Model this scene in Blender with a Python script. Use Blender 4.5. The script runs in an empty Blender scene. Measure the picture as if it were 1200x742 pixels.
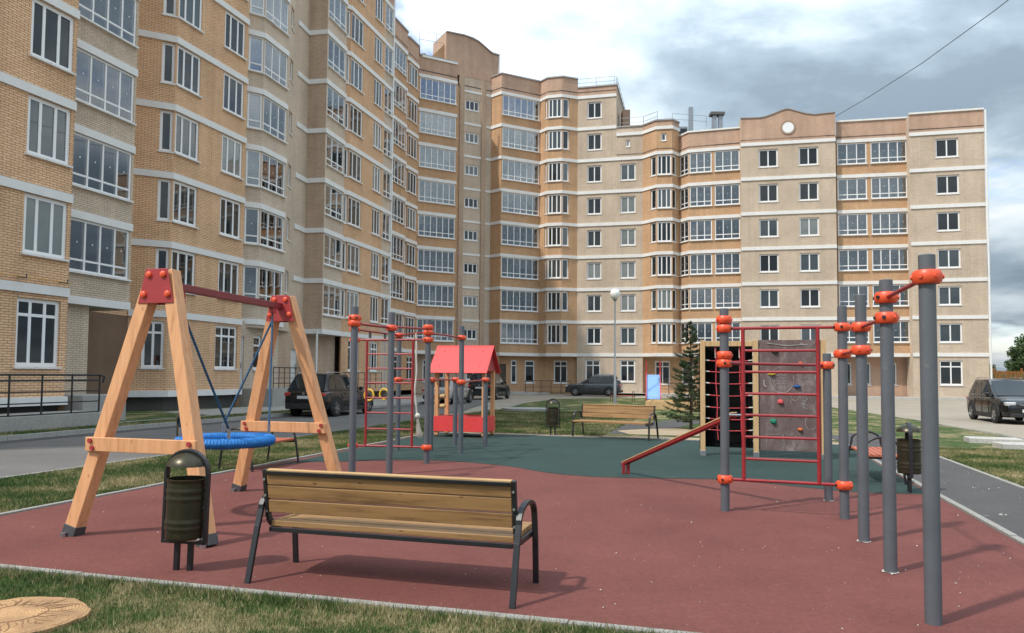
import bpy, math, random
import numpy as np
from mathutils import Vector, Matrix, noise
R=math.radians
random.seed(7); rng=np.random.default_rng(7)
S=bpy.context.scene; COL=S.collection

# ---------------------------------------------------------------- camera
cd=bpy.data.cameras.new("camera"); cam=bpy.data.objects.new("camera",cd); COL.objects.link(cam); S.camera=cam
cd.sensor_fit='HORIZONTAL'; cd.sensor_width=36.0; cd.lens=36.0*880/1200
cd.shift_y=26/1200; cd.clip_end=3000; cd.clip_start=.05
PITCH=math.atan(43/880); ROLL=.008
F_=Vector((0,math.cos(PITCH),math.sin(PITCH))); U0=Vector((0,-math.sin(PITCH),math.cos(PITCH))); R0=Vector((1,0,0))
RC=R0*math.cos(ROLL)+U0*math.sin(ROLL); UC=-R0*math.sin(ROLL)+U0*math.cos(ROLL)
M=Matrix((RC,UC,-F_)).transposed().to_4x4(); M.translation=Vector((0,0,1.65)); cam.matrix_world=M

# ---------------------------------------------------------------- world, sun, exposure
SUN_EL=52.0; SHADOW_AZ=33.5      # shadows fall towards +X, +Y
w=bpy.data.worlds.new("World"); S.world=w; w.use_nodes=True
nt=w.node_tree; N=nt.nodes; LK=nt.links; N.clear()
out=N.new('ShaderNodeOutputWorld'); bg=N.new('ShaderNodeBackground'); bg.inputs['Strength'].default_value=.15
sky=N.new('ShaderNodeTexSky'); sky.sky_type='NISHITA'; sky.sun_disc=False
sky.sun_elevation=R(SUN_EL)
sky.sun_rotation=math.atan2(-math.cos(R(SHADOW_AZ)),-math.sin(R(SHADOW_AZ)))%(2*math.pi)
sky.air_density=1.1; sky.dust_density=1.6; sky.ozone_density=1.2
tc=N.new('ShaderNodeTexCoord'); sep=N.new('ShaderNodeSeparateXYZ'); LK.new(tc.outputs['Generated'],sep.inputs[0])
def wmath(op,a,b=None,clamp=False):
    n=N.new('ShaderNodeMath'); n.operation=op; n.use_clamp=clamp
    for i,x in enumerate((a,b)):
        if x is None: continue
        if isinstance(x,(int,float)): n.inputs[i].default_value=x
        else: LK.new(x,n.inputs[i])
    return n.outputs[0]
zc=wmath('ADD',wmath('MAXIMUM',sep.outputs[2],0.0),.22)
comb=N.new('ShaderNodeCombineXYZ'); LK.new(wmath('DIVIDE',sep.outputs[0],zc),comb.inputs[0]); LK.new(wmath('DIVIDE',sep.outputs[1],zc),comb.inputs[1])
comb.inputs[2].default_value=3.7
def wnoise(scale,detail,rough,off,dist=0.0):
    mp=N.new('ShaderNodeMapping'); mp.inputs['Location'].default_value=off; LK.new(comb.outputs[0],mp.inputs[0])
    n=N.new('ShaderNodeTexNoise'); n.inputs['Scale'].default_value=scale; n.inputs['Detail'].default_value=detail; n.inputs['Roughness'].default_value=rough
    n.inputs['Distortion'].default_value=dist
    LK.new(mp.outputs[0],n.inputs['Vector']); return n.outputs['Fac']
def wramp(fac,stops):
    r=N.new('ShaderNodeValToRGB'); cr=r.color_ramp
    while len(cr.elements)<len(stops): cr.elements.new(.5)
    for e,(p,c) in zip(cr.elements,stops): e.position=p; e.color=(*c,1) if len(c)==3 else c
    LK.new(fac,r.inputs[0]); return r.outputs[0]
CLOUD_OFF=(8.4,2.2,0)
def coff(dx,dy,dz=0): return (CLOUD_OFF[0]+dx,CLOUD_OFF[1]+dy,dz)
dens=wnoise(1.05,10,.55,coff(0,0),.15)
dens2=wnoise(1.05,10,.55,coff(-.10,-.075),.15)          # the same cloud field a step towards the sun
cover=wramp(dens,[(.33,(0,0,0)),(.41,(1,1,1))])
lit=wmath('MULTIPLY_ADD',wmath('SUBTRACT',dens,dens2),5.0); lit.node.inputs[2].default_value=.36
thick=wramp(dens,[(.44,(1,1,1)),(.58,(0,0,0))])           # thin edges are brighter than thick bases
litf=wmath('ADD',wmath('MULTIPLY',lit,.55),wmath('MULTIPLY',thick,.42),True)
ccol=wramp(litf,[(.14,(.64,.83,1.02)),(.36,(.95,1.2,1.42)),(.60,(1.75,2.0,2.18)),(.88,(2.55,2.64,2.7))])
zen=wmath('MULTIPLY_ADD',wmath('MAXIMUM',sep.outputs[2],0.0),1.60); zen.node.inputs[2].default_value=.45   # overcast skies brighten towards the zenith
cs=N.new('ShaderNodeVectorMath'); cs.operation='SCALE'; LK.new(ccol,cs.inputs[0]); LK.new(zen,cs.inputs['Scale']); ccol=cs.outputs[0]
tint=N.new('ShaderNodeMix'); tint.data_type='RGBA'; tint.blend_type='MULTIPLY'; tint.inputs['Factor'].default_value=1; tint.inputs['B'].default_value=(.40,.40,.45,1); LK.new(sky.outputs[0],tint.inputs['A'])
mix=N.new('ShaderNodeMix'); mix.data_type='RGBA'; LK.new(cover,mix.inputs['Factor']); LK.new(tint.outputs['Result'],mix.inputs['A']); LK.new(ccol,mix.inputs['B'])
LK.new(mix.outputs['Result'],bg.inputs['Color']); LK.new(bg.outputs[0],out.inputs[0])

sd=bpy.data.lights.new("sun",'SUN'); sun=bpy.data.objects.new("sun",sd); COL.objects.link(sun)
sd.energy=.95; sd.angle=R(2.2); sd.color=(1.0,.94,.85)
ld=Vector((math.cos(R(SHADOW_AZ))*math.cos(R(SUN_EL)),math.sin(R(SHADOW_AZ))*math.cos(R(SUN_EL)),-math.sin(R(SUN_EL))))
sun.rotation_euler=ld.to_track_quat('-Z','Y').to_euler(); sun.location=(-30,-20,60)
S.view_settings.view_transform='Standard'; S.view_settings.look='None'; S.view_settings.exposure=1.92; S.view_settings.gamma=1.0
S.view_settings.use_curve_mapping=False
S.render.film_transparent=False
S.cycles.use_denoising=True
S.cycles.max_bounces=8; S.cycles.transparent_max_bounces=16

# ---------------------------------------------------------------- materials
MATS={}
def nodes_of(name):
    m=bpy.data.materials.new(name); m.use_nodes=True; t=m.node_tree; b=t.nodes['Principled BSDF']; return m,t,b
def new(t,k,**kw):
    n=t.nodes.new(k)
    for a,v in kw.items(): setattr(n,a,v)
    return n
def noise_fac(t,scale,detail=4,rough=.6,coord='Object',vec=None):
    if vec is None:
        c=new(t,'ShaderNodeTexCoord'); vec=c.outputs[coord]
    n=new(t,'ShaderNodeTexNoise'); n.inputs['Scale'].default_value=scale; n.inputs['Detail'].default_value=detail; n.inputs['Roughness'].default_value=rough
    t.links.new(vec,n.inputs['Vector']); return n.outputs['Fac']
def ramp(t,fac,stops):
    r=new(t,'ShaderNodeValToRGB'); cr=r.color_ramp
    while len(cr.elements)<len(stops): cr.elements.new(.5)
    for e,(p,c) in zip(cr.elements,stops): e.position=p; e.color=(*c,1)
    t.links.new(fac,r.inputs[0]); return r.outputs[0]
def mixc(t,fac,a,b,mode='MIX'):
    n=new(t,'ShaderNodeMix',data_type='RGBA',blend_type=mode)
    for k,x in (('Factor',fac),('A',a),('B',b)):
        s=n.inputs[k]
        if isinstance(x,(int,float)): s.default_value=x
        elif isinstance(x,tuple): s.default_value=(*x,1)
        else: t.links.new(x,s)
    return n.outputs['Result']
def bump(t,b,h,strength=.3,dist=.01):
    n=new(t,'ShaderNodeBump'); n.inputs['Strength'].default_value=strength; n.inputs['Distance'].default_value=dist
    t.links.new(h,n.inputs['Height']); t.links.new(n.outputs[0],b.inputs['Normal'])
def plain(name,col,rough=.5,metal=0,var=.12,scale=6,spec=None,coat=0,bumps=0,bscale=80,dirt=None):
    """paint / metal / plastic with slight unevenness of tone and gloss"""
    m,t,b=nodes_of(name)
    f=noise_fac(t,scale,5,.65)
    c1=tuple(x*(1-var) for x in col); c2=tuple(min(1,x*(1+var)) for x in col)
    c=ramp(t,f,[(.3,c1),(.7,c2)])
    if dirt:
        g=noise_fac(t,dirt[1],8,.7); g=ramp(t,g,[(dirt[2],(0,0,0)),(dirt[2]+.14,(1,1,1))]); c=mixc(t,g,c,dirt[0])
    t.links.new(c,b.inputs['Base Color'])
    rr=new(t,'ShaderNodeMapRange'); rr.inputs['To Min'].default_value=max(.02,rough-.08); rr.inputs['To Max'].default_value=min(1,rough+.1)
    t.links.new(noise_fac(t,scale*3,4),rr.inputs['Value']); t.links.new(rr.outputs[0],b.inputs['Roughness'])
    b.inputs['Metallic'].default_value=metal
    if spec is not None: b.inputs['Specular IOR Level'].default_value=spec
    if coat: b.inputs['Coat Weight'].default_value=coat; b.inputs['Coat Roughness'].default_value=.06
    if bumps: bump(t,b,noise_fac(t,bscale,4),bumps,.004)
    MATS[name]=m; return m
def brick(name,c1,c2,mortar,vary=.18):
    m,t,b=nodes_of(name)
    uv=new(t,'ShaderNodeUVMap')
    br=new(t,'ShaderNodeTexBrick'); br.offset=.5
    br.inputs['Scale'].default_value=1; br.inputs['Brick Width'].default_value=.26; br.inputs['Row Height'].default_value=.077
    br.inputs['Mortar Size'].default_value=.009; br.inputs['Mortar Smooth'].default_value=.2; br.inputs['Bias'].default_value=-.1
    br.inputs['Color1'].default_value=(*c1,1); br.inputs['Color2'].default_value=(*c2,1); br.inputs['Mortar'].default_value=(*mortar,1)
    t.links.new(uv.outputs[0],br.inputs['Vector'])
    f=noise_fac(t,.35,6,.65,vec=uv.outputs[0]); lo=ramp(t,f,[(.3,(1-vary,)*3),(.7,(1+vary*.4,)*3)])
    f2=noise_fac(t,9,3,.6,vec=uv.outputs[0]); lo2=ramp(t,f2,[(.3,(.9,)*3),(.7,(1.06,)*3)])
    ms=new(t,'ShaderNodeMapping'); ms.inputs['Scale'].default_value=(2.2,.10,1); t.links.new(uv.outputs[0],ms.inputs[0])
    lo3=ramp(t,noise_fac(t,1.0,5,.6,vec=ms.outputs[0]),[(.30,(.88,)*3),(.55,(1.02,)*3)])
    c=mixc(t,1.0,br.outputs['Color'],lo,'MULTIPLY'); c=mixc(t,1.0,c,lo3,'MULTIPLY'); c=mixc(t,1.0,c,lo2,'MULTIPLY')
    t.links.new(c,b.inputs['Base Color']); b.inputs['Roughness'].default_value=.88; b.inputs['Specular IOR Level'].default_value=.25
    inv=new(t,'ShaderNodeMath',operation='SUBTRACT'); inv.inputs[0].default_value=1; t.links.new(br.outputs['Fac'],inv.inputs[1])
    bump(t,b,inv.outputs[0],.6,.012)
    MATS[name]=m
brick('brick_orange',(.66,.42,.25),(.59,.36,.205),(.34,.20,.11))
brick('brick_yellow',(.82,.535,.335),(.75,.465,.275),(.30,.165,.08))
brick('brick_cream',(.68,.56,.44),(.61,.49,.375),(.35,.26,.185))
brick('brick_sand',(.70,.58,.46),(.64,.515,.40),(.42,.32,.24))
brick('brick_brown',(.60,.405,.30),(.55,.36,.26),(.42,.28,.20))
brick('brick_tan',(.58,.43,.32),(.52,.38,.275),(.37,.265,.19))
plain('white_trim',(.72,.71,.69),.6,var=.06,scale=1.5,dirt=((.45,.43,.40),2.2,.62))
plain('white_pvc',(.80,.80,.80),.35,var=.03)
plain('metal_cap',(.36,.34,.34),.45,metal=.3)
plain('plaster_inner',(.62,.58,.52),.8,var=.08,scale=1)
plain('roof_dark',(.12,.12,.12),.9)
plain('soffit',(.42,.40,.37),.8,var=.08,scale=1)
plain('door_brown',(.07,.045,.035),.45)
plain('door_white',(.62,.61,.59),.5)
plain('plinth_dark',(.09,.085,.08),.9)
def pane_mat(name,col,ior=1.75):
    m,t,b=nodes_of(name)
    f=noise_fac(t,.8,2); b.inputs['Roughness'].default_value=.02
    t.links.new(ramp(t,f,[(.3,tuple(x*.7 for x in col)),(.7,col)]),b.inputs['Base Color']); b.inputs['IOR'].default_value=ior
    MATS[name]=m
pane_mat('glass_dark',(.019,.023,.025),1.65); pane_mat('glass_blue',(.045,.058,.062),2.0); pane_mat('glass_painted_sky',(.20,.22,.21),1.9)  # palest pane type has reflected sky painted into its base colour
def clear_glass(name,tint,base,k):
    m=bpy.data.materials.new(name); m.use_nodes=True; t=m.node_tree; t.nodes.clear()
    o=new(t,'ShaderNodeOutputMaterial'); mx=new(t,'ShaderNodeMixShader'); tr=new(t,'ShaderNodeBsdfTransparent'); gl=new(t,'ShaderNodeBsdfGlossy')
    tr.inputs[0].default_value=(*tint,1); gl.inputs['Roughness'].default_value=.02; gl.inputs['Color'].default_value=(.95,.97,1,1)
    fr=new(t,'ShaderNodeFresnel'); fr.inputs['IOR'].default_value=1.5
    ma=new(t,'ShaderNodeMath',operation='MULTIPLY_ADD',use_clamp=True); ma.inputs[1].default_value=k; ma.inputs[2].default_value=base
    t.links.new(fr.outputs[0],ma.inputs[0]); t.links.new(ma.outputs[0],mx.inputs[0]); t.links.new(tr.outputs[0],mx.inputs[1]); t.links.new(gl.outputs[0],mx.inputs[2]); t.links.new(mx.outputs[0],o.inputs[0])
    MATS[name]=m
clear_glass('glass_clear',(.80,.83,.83),.10,1.6)

plain('post_grey',(.10,.108,.122),.45,var=.16,scale=2.2,dirt=((.19,.175,.165),9,.62),bumps=.15,bscale=60)
plain('clamp_orange',(.72,.085,.028),.4,var=.1,scale=10)
plain('bar_red',(.30,.022,.026),.36,var=.15,scale=6)
plain('beam_maroon',(.20,.022,.026),.4,var=.12,scale=5,dirt=((.12,.05,.045),6,.66))
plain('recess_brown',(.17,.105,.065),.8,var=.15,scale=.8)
plain('gas_yellow',(.50,.27,.06),.5,var=.1)
plain('hole_black',(.012,.012,.012),.6)
plain('steel',(.45,.45,.46),.35,metal=.9)
plain('steel_dark',(.10,.10,.105),.45,metal=.5)
plain('black_paint',(.016,.016,.018),.38,var=.2)
plain('bin_bronze',(.05,.043,.026),.34,metal=.55,var=.25,scale=5)
plain('plate_red',(.36,.035,.038),.45,var=.08)
plain('hpl_red',(.70,.05,.05),.5,var=.06,scale=3)
plain('rope_blue',(.008,.055,.12),.7,var=.3,scale=30,bumps=.8,bscale=120)
plain('net_blue',(.010,.16,.46),.65,var=.25,scale=25,bumps=.8,bscale=90)
plain('net_red',(.50,.05,.06),.7,var=.2,scale=30)
plain('rope_white',(.62,.59,.52),.85,var=.15,scale=30)
plain('ring_yellow',(.72,.46,.035),.45,var=.1)
plain('board_black',(.005,.0045,.005),.9,var=.4,spec=.1)
plain('tyre',(.02,.02,.02),.8); plain('rim_alloy',(.42,.42,.43),.3,metal=.9,var=.1)
plain('car_black',(.005,.0055,.007),.14,coat=.3,var=.1,dirt=((.05,.05,.05),4,.72))
plain('car_grey',(.05,.055,.06),.28,metal=.5,coat=1)
plain('car_silver',(.48,.49,.50),.3,metal=.6,coat=1)
plain('plastic_black',(.02,.02,.021),.6)
plain('lamp_red',(.45,.012,.012),.15,coat=1); plain('lamp_clear',(.62,.64,.66),.08,metal=.5,coat=1)
plain('plate_white',(.62,.63,.64),.5,var=.08,scale=25)
pane_mat('car_glass',(.012,.015,.018),1.6)
plain('slide_blue',(.20,.36,.66),.22,var=.06)
plain('lamp_globe',(.80,.80,.78),.3,var=.03)
plain('galvanised',(.36,.38,.40),.4,metal=.7)
plain('needles',(.05,.078,.028),.7,var=.5,scale=4)
plain('bark',(.11,.075,.05),.9,var=.3,scale=20)
plain('leaf',(.055,.095,.028),.65,var=.45,scale=1.5)
plain('fence_orange',(.50,.20,.045),.75,var=.2,scale=3)
plain('hedge',(.10,.14,.06),.8,var=.4,scale=2)
plain('crumb_white',(.62,.58,.52),.8,var=.2,scale=50)
plain('bark_crack',(.20,.105,.05),.9)

def wood(name,c1,c2,dark,axis='X',rough=.55,knots=True,gscale=1.0):
    m,t,b=nodes_of(name)
    c=new(t,'ShaderNodeTexCoord'); mp=new(t,'ShaderNodeMapping'); t.links.new(c.outputs['Object'],mp.inputs[0])
    sc={'X':(1.1,14,14),'Z':(14,14,1.1),'Y':(14,1.1,14)}[axis]; mp.inputs['Scale'].default_value=tuple(s*gscale for s in sc)
    oi=new(t,'ShaderNodeObjectInfo'); add=new(t,'ShaderNodeVectorMath',operation='ADD'); mul=new(t,'ShaderNodeVectorMath',operation='SCALE'); mul.inputs['Scale'].default_value=37
    cx=new(t,'ShaderNodeCombineXYZ')
    for i in range(3): t.links.new(oi.outputs['Random'],cx.inputs[i])
    t.links.new(cx.outputs[0],mul.inputs[0]); t.links.new(mp.outputs[0],add.inputs[0]); t.links.new(mul.outputs[0],add.inputs[1])
    f=noise_fac(t,1.6,8,.65,vec=add.outputs[0]); col=ramp(t,f,[(.28,c2),(.5,c1),(.72,tuple(min(1,x*1.12) for x in c1))])
    if knots:
        m2=new(t,'ShaderNodeMapping'); t.links.new(add.outputs[0],m2.inputs[0]); m2.inputs['Scale'].default_value=(5.5,.9,.9) if axis=='X' else (.9,.9,5.5)
        vo=new(t,'ShaderNodeTexVoronoi'); vo.inputs['Scale'].default_value=.8; t.links.new(m2.outputs[0],vo.inputs['Vector'])
        kf=ramp(t,vo.outputs['Distance'],[(.03,(1,1,1)),(.13,(0,0,0))]); col=mixc(t,kf,col,dark)
        sf=ramp(t,noise_fac(t,.5,6,.7,vec=add.outputs[0]),[(.60,(0,0,0)),(.72,(.75,.75,.75))]); col=mixc(t,sf,col,dark)
    t.links.new(col,b.inputs['Base Color']); b.inputs['Roughness'].default_value=rough
    bump(t,b,f,.25,.003); MATS[name]=m
wood('bench_wood',(.31,.17,.066),(.15,.072,.027),(.08,.04,.017))
wood('bench_pale',(.47,.29,.125),(.34,.19,.075),(.13,.07,.03))
wood('swing_wood',(.66,.33,.155),(.52,.23,.095),(.36,.14,.055),'Z',.5,True)
wood('frame_wood',(.55,.36,.18),(.42,.25,.11),(.25,.13,.05),'Z',.6)
wood('seat_red',(.42,.11,.055),(.30,.07,.035),(.15,.04,.02),'X',.6,False)
def stump_mat():
    m,t,b=nodes_of('stump_wood'); c=new(t,'ShaderNodeTexCoord'); v=c.outputs['Object']
    nz=new(t,'ShaderNodeTexNoise'); nz.inputs['Scale'].default_value=5; nz.inputs['Detail'].default_value=5; t.links.new(v,nz.inputs['Vector'])
    wv=new(t,'ShaderNodeTexWave',wave_type='RINGS',rings_direction='Z'); wv.inputs['Scale'].default_value=16; wv.inputs['Distortion'].default_value=3.5; wv.inputs['Detail'].default_value=4; wv.inputs['Detail Scale'].default_value=1.5; t.links.new(v,wv.inputs['Vector'])
    col=ramp(t,wv.outputs['Fac'],[(.1,(.40,.215,.095)),(.5,(.52,.30,.14)),(.9,(.57,.345,.17))])
    col=mixc(t,ramp(t,nz.outputs['Fac'],[(.42,(0,0,0)),(.66,(.8,.8,.8))]),col,(.30,.17,.085))
    g=noise_fac(t,60,5,.7,vec=v); col=mixc(t,1.0,col,ramp(t,g,[(.3,(.7,)*3),(.7,(1.15,)*3)]),'MULTIPLY')
    t.links.new(col,b.inputs['Base Color']); b.inputs['Roughness'].default_value=.85; bump(t,b,g,.6,.006); MATS['stump_wood']=m
stump_mat()

def ground_mat(name,base,var,scale,fine,rough=.9,stain=None,speck=None,bstr=.35,bdist=.006):
    m,t,b=nodes_of(name)
    c=new(t,'ShaderNodeTexCoord'); v=c.outputs['Object']
    f=noise_fac(t,scale,7,.62,vec=v); col=ramp(t,f,[(.3,tuple(x*(1-var) for x in base)),(.7,tuple(x*(1+var) for x in base))])
    g=noise_fac(t,fine,3,.7,vec=v); col=mixc(t,1.0,col,ramp(t,g,[(.32,(.72,)*3),(.68,(1.25,)*3)]),'MULTIPLY')
    gg=noise_fac(t,24,6,.72,vec=v); col=mixc(t,1.0,col,ramp(t,gg,[(.34,(.84,)*3),(.66,(1.13,)*3)]),'MULTIPLY')
    if stain:
        s=ramp(t,noise_fac(t,stain[1],6,.7,vec=v),[(stain[2],(0,0,0)),(stain[2]+.12,(stain[3],)*3)]); col=mixc(t,s,col,stain[0])
    if speck:
        vo=new(t,'ShaderNodeTexVoronoi'); vo.inputs['Scale'].default_value=speck[1]; t.links.new(v,vo.inputs['Vector'])
        k=ramp(t,vo.outputs['Distance'],[(speck[2],(1,1,1)),(speck[2]+.03,(0,0,0))]); col=mixc(t,k,col,speck[0])
    t.links.new(col,b.inputs['Base Color']); b.inputs['Roughness'].default_value=rough; b.inputs['Specular IOR Level'].default_value=.25
    bump(t,b,g,bstr,bdist); MATS[name]=m
ground_mat('rubber_red',(.158,.053,.045),.15,.8,160,stain=((.21,.095,.08),5.0,.60,.5),speck=((.34,.22,.19),38,.055))
ground_mat('rubber_green',(.029,.054,.049),.14,.7,160,stain=((.065,.09,.08),4,.60,.5),speck=((.16,.19,.17),30,.05))
ground_mat('asphalt',(.32,.277,.222),.12,.35,90,stain=((.29,.275,.25),.7,.56,.5))
ground_mat('asphalt_dark',(.145,.135,.128),.14,.5,90,stain=((.20,.185,.17),1.2,.58,.6))
ground_mat('asphalt_path',(.085,.081,.08),.14,.8,110,stain=((.30,.29,.27),1.9,.635,.8))
ground_mat('concrete',(.34,.325,.30),.12,1.2,60,stain=((.22,.21,.19),2.5,.58,.5))
ground_mat('concrete_pale',(.46,.44,.41),.1,1.5,60,stain=((.3,.28,.25),3,.6,.5))
ground_mat('concrete_kerb',(.30,.285,.262),.16,1.6,60,stain=((.20,.185,.165),3,.55,.6))
ground_mat('sand',(.37,.285,.19),.16,.9,70,stain=((.26,.21,.13),1.5,.55,.6))
def lawn_mat(name,blades=False):
    m,t,b=nodes_of(name)
    g=new(t,'ShaderNodeNewGeometry'); v=g.outputs['Position']
    sc=new(t,'ShaderNodeMapping'); t.links.new(v,sc.inputs[0]); sc.inputs['Scale'].default_value=(1,1,0)
    f=noise_fac(t,.75,6,.66,vec=sc.outputs[0])
    f2=noise_fac(t,7,4,.7,vec=sc.outputs[0])
    mm=new(t,'ShaderNodeMath',operation='MULTIPLY_ADD'); mm.inputs[1].default_value=.42; t.links.new(f2,mm.inputs[0]); t.links.new(f,mm.inputs[2])
    if blades:
        at=new(t,'ShaderNodeAttribute',attribute_name='tint'); m3=new(t,'ShaderNodeMath',operation='MULTIPLY_ADD'); m3.inputs[1].default_value=.30
        t.links.new(at.outputs['Fac'],m3.inputs[0]); t.links.new(mm.outputs[0],m3.inputs[2]); fac=m3.outputs[0]; o=.15
    else: fac=mm.outputs[0]; o=0
    col=ramp(t,fac,[(.55+o,(.042,.085,.020)),(.70+o,(.075,.12,.030)),(.755+o,(.21,.185,.085)),(.85+o,(.38,.31,.17))])
    if not blades:
        soil=noise_fac(t,40,4,.7,vec=sc.outputs[0]); col=mixc(t,1.0,col,ramp(t,soil,[(.35,(.45,)*3),(.65,(1.15,)*3)]),'MULTIPLY')
        bump(t,b,soil,.8,.03)
    else:
        b.inputs['Subsurface Weight'].default_value=0
    t.links.new(col,b.inputs['Base Color']); b.inputs['Roughness'].default_value=.8; b.inputs['Specular IOR Level'].default_value=.2
    MATS[name]=m
lawn_mat('lawn'); lawn_mat('blades',True)

# chalkboard with wiped chalk haze
def chalk_board():
    m,t,b=nodes_of('climb_board')
    c=new(t,'ShaderNodeTexCoord'); mp=new(t,'ShaderNodeMapping'); mp.inputs['Scale'].default_value=(1.3,1,.8); t.links.new(c.outputs['Object'],mp.inputs[0])
    f=noise_fac(t,2.2,8,.72,vec=mp.outputs[0]); col=ramp(t,f,[(.36,(.105,.066,.060)),(.52,(.14,.095,.089)),(.66,(.25,.20,.19))])
    f2=noise_fac(t,26,5,.7,vec=mp.outputs[0]); col=mixc(t,ramp(t,f2,[(.58,(0,0,0)),(.72,(.35,.35,.35))]),col,(.35,.32,.31))
    t.links.new(col,b.inputs['Base Color']); b.inputs['Roughness'].default_value=.75; MATS['climb_board']=m
chalk_board()
plain('chalk',(.30,.27,.265),.9,var=.35,scale=14)

# ---------------------------------------------------------------- mesh helpers
class MB:
    def __init__(s): s.v=[]; s.f=[]; s.mi=[]; s.uv=None
    def add(s,vs,fs,mi=0):
        o=len(s.v); s.v.extend([tuple(x) for x in vs]); s.f.extend([tuple(i+o for i in f) for f in fs]); s.mi.extend([mi]*len(fs)); return s
    def box(s,x0,x1,y0,y1,z0,z1,mi=0):
        return s.add([(x0,y0,z0),(x1,y0,z0),(x1,y1,z0),(x0,y1,z0),(x0,y0,z1),(x1,y0,z1),(x1,y1,z1),(x0,y1,z1)],
            [(3,2,1,0),(4,5,6,7),(0,1,5,4),(1,2,6,5),(2,3,7,6),(3,0,4,7)],mi)
    def beam(s,p,q,w,h,side=None,mi=0):
        p=Vector(p); q=Vector(q); d=(q-p).normalized()
        sd=Vector(side) if side else (d.cross(Vector((0,0,1))) if abs(d.z)<.99 else Vector((1,0,0)))
        sd=(sd-d*sd.dot(d)).normalized(); up=sd.cross(d); a=sd*w/2; b=up*h/2
        vs=[p-a-b,p+a-b,p+a+b,p-a+b,q-a-b,q+a-b,q+a+b,q-a+b]
        return s.add(vs,[(0,1,2,3),(7,6,5,4),(4,5,1,0),(5,6,2,1),(6,7,3,2),(7,4,0,3)],mi)
    def tube(s,pts,r,n=8,mi=0,closed=False):
        pts=[Vector(p) for p in pts]; m=len(pts); rs=r if isinstance(r,(list,tuple)) else [r]*m
        prev=None; rings=[]
        for i,p in enumerate(pts):
            if closed: d=pts[(i+1)%m]-pts[i-1]
            else: d=pts[min(i+1,m-1)]-pts[max(i-1,0)]
            d.normalize()
            if prev is None: a=d.orthogonal().normalized()
            else: a=(prev-d*prev.dot(d)).normalized()
            prev=a; b=d.cross(a)
            rings.append([p+(a*math.cos(2*math.pi*k/n)+b*math.sin(2*math.pi*k/n))*rs[i] for k in range(n)])
        vs=[x for g in rings for x in g]; fs=[]
        for i in range(m if closed else m-1):
            j=(i+1)%m
            for k in range(n): fs.append((i*n+k,i*n+(k+1)%n,j*n+(k+1)%n,j*n+k))
        if not closed: fs+= [tuple(range(n-1,-1,-1)),tuple((m-1)*n+k for k in range(n))]
        return s.add(vs,fs,mi)
    def lathe(s,prof,n=16,c=(0,0,0),mi=0,axis='Z',cap=True):
        vs=[]; fs=[]
        for r,z in prof:
            for k in range(n):
                a=2*math.pi*k/n; x,y=r*math.cos(a),r*math.sin(a)
                p=(x,y,z) if axis=='Z' else ((z,x,y) if axis=='X' else (x,z,-y))
                vs.append((p[0]+c[0],p[1]+c[1],p[2]+c[2]))
        for i in range(len(prof)-1):
            for k in range(n): fs.append((i*n+k,i*n+(k+1)%n,(i+1)*n+(k+1)%n,(i+1)*n+k))
        if cap: fs+=[tuple(range(n-1,-1,-1)),tuple((len(prof)-1)*n+k for k in range(n))]
        return s.add(vs,fs,mi)
    def prism(s,poly,z0,z1,mi=0):
        n=len(poly); vs=[(x,y,z0) for x,y in poly]+[(x,y,z1) for x,y in poly]
        return s.add(vs,[tuple(range(n-1,-1,-1)),tuple(range(n,2*n))]+[(i,(i+1)%n,n+(i+1)%n,n+i) for i in range(n)],mi)
    def prismY(s,poly,y0,y1,mi=0):
        """outline in x,z extruded along y"""
        n=len(poly); vs=[(x,y0,z) for x,z in poly]+[(x,y1,z) for x,z in poly]
        return s.add(vs,[tuple(range(n)),tuple(range(2*n-1,n-1,-1))]+[((i+1)%n,i,n+i,n+(i+1)%n) for i in range(n)],mi)
    def mesh(s,name,mats,smooth=None):
        me=bpy.data.meshes.new(name); me.from_pydata(s.v,[],s.f)
        for m in (mats if isinstance(mats,(list,tuple)) else [mats]): me.materials.append(MATS[m])
        if any(s.mi): me.polygons.foreach_set('material_index',s.mi)
        if s.uv:
            l=me.uv_layers.new(name='UVMap'); l.data.foreach_set('uv',[c for q in s.uv for c in q])
        if smooth is not None:
            me.polygons.foreach_set('use_smooth',[True]*len(me.polygons)); me.set_sharp_from_angle(angle=R(smooth))
        me.update(); return me
    def build(s,name,mats,parent=None,smooth=None,loc=(0,0,0),rz=0,bevel=0):
        return link(name,s.mesh(name,mats,smooth),parent,loc,rz,bevel)
def link(name,me,parent=None,loc=(0,0,0),rz=0,bevel=0):
    o=bpy.data.objects.new(name,me); COL.objects.link(o); o.parent=parent; o.location=loc
    if rz: o.rotation_euler=(0,0,rz)
    if bevel:
        b=o.modifiers.new('bevel','BEVEL'); b.width=bevel; b.segments=2; b.limit_method='ANGLE'; b.angle_limit=R(40); b.harden_normals=False
    return o
def tag(o,label,cat,group=None):
    o['label']=label; o['category']=cat
    if group: o['group']=group
    return o
def thing(name,label,cat,loc=(0,0,0),rz=0,group=None):
    o=bpy.data.objects.new(name,None); COL.objects.link(o); o.location=loc; o.rotation_euler=(0,0,rz); o.empty_display_size=.2
    return tag(o,label,cat,group)
def struct(o): o['kind']='structure'; return o
def stuff(o): o['kind']='stuff'; return o
def copy_tree(o,parent=None):
    c=o.copy(); COL.objects.link(c); c.parent=parent
    for ch in list(o.children): copy_tree(ch,c)
    return c
TH=R(15.8); UX,UY=math.cos(TH),-math.sin(TH); VX,VY=math.sin(TH),math.cos(TH)
def G(u,v,z=0.0): return (u*UX+v*VX,u*UY+v*VY,z)      # playground grid to world
GR=-TH                                                  # z rotation that turns local x to the grid's u

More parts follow.
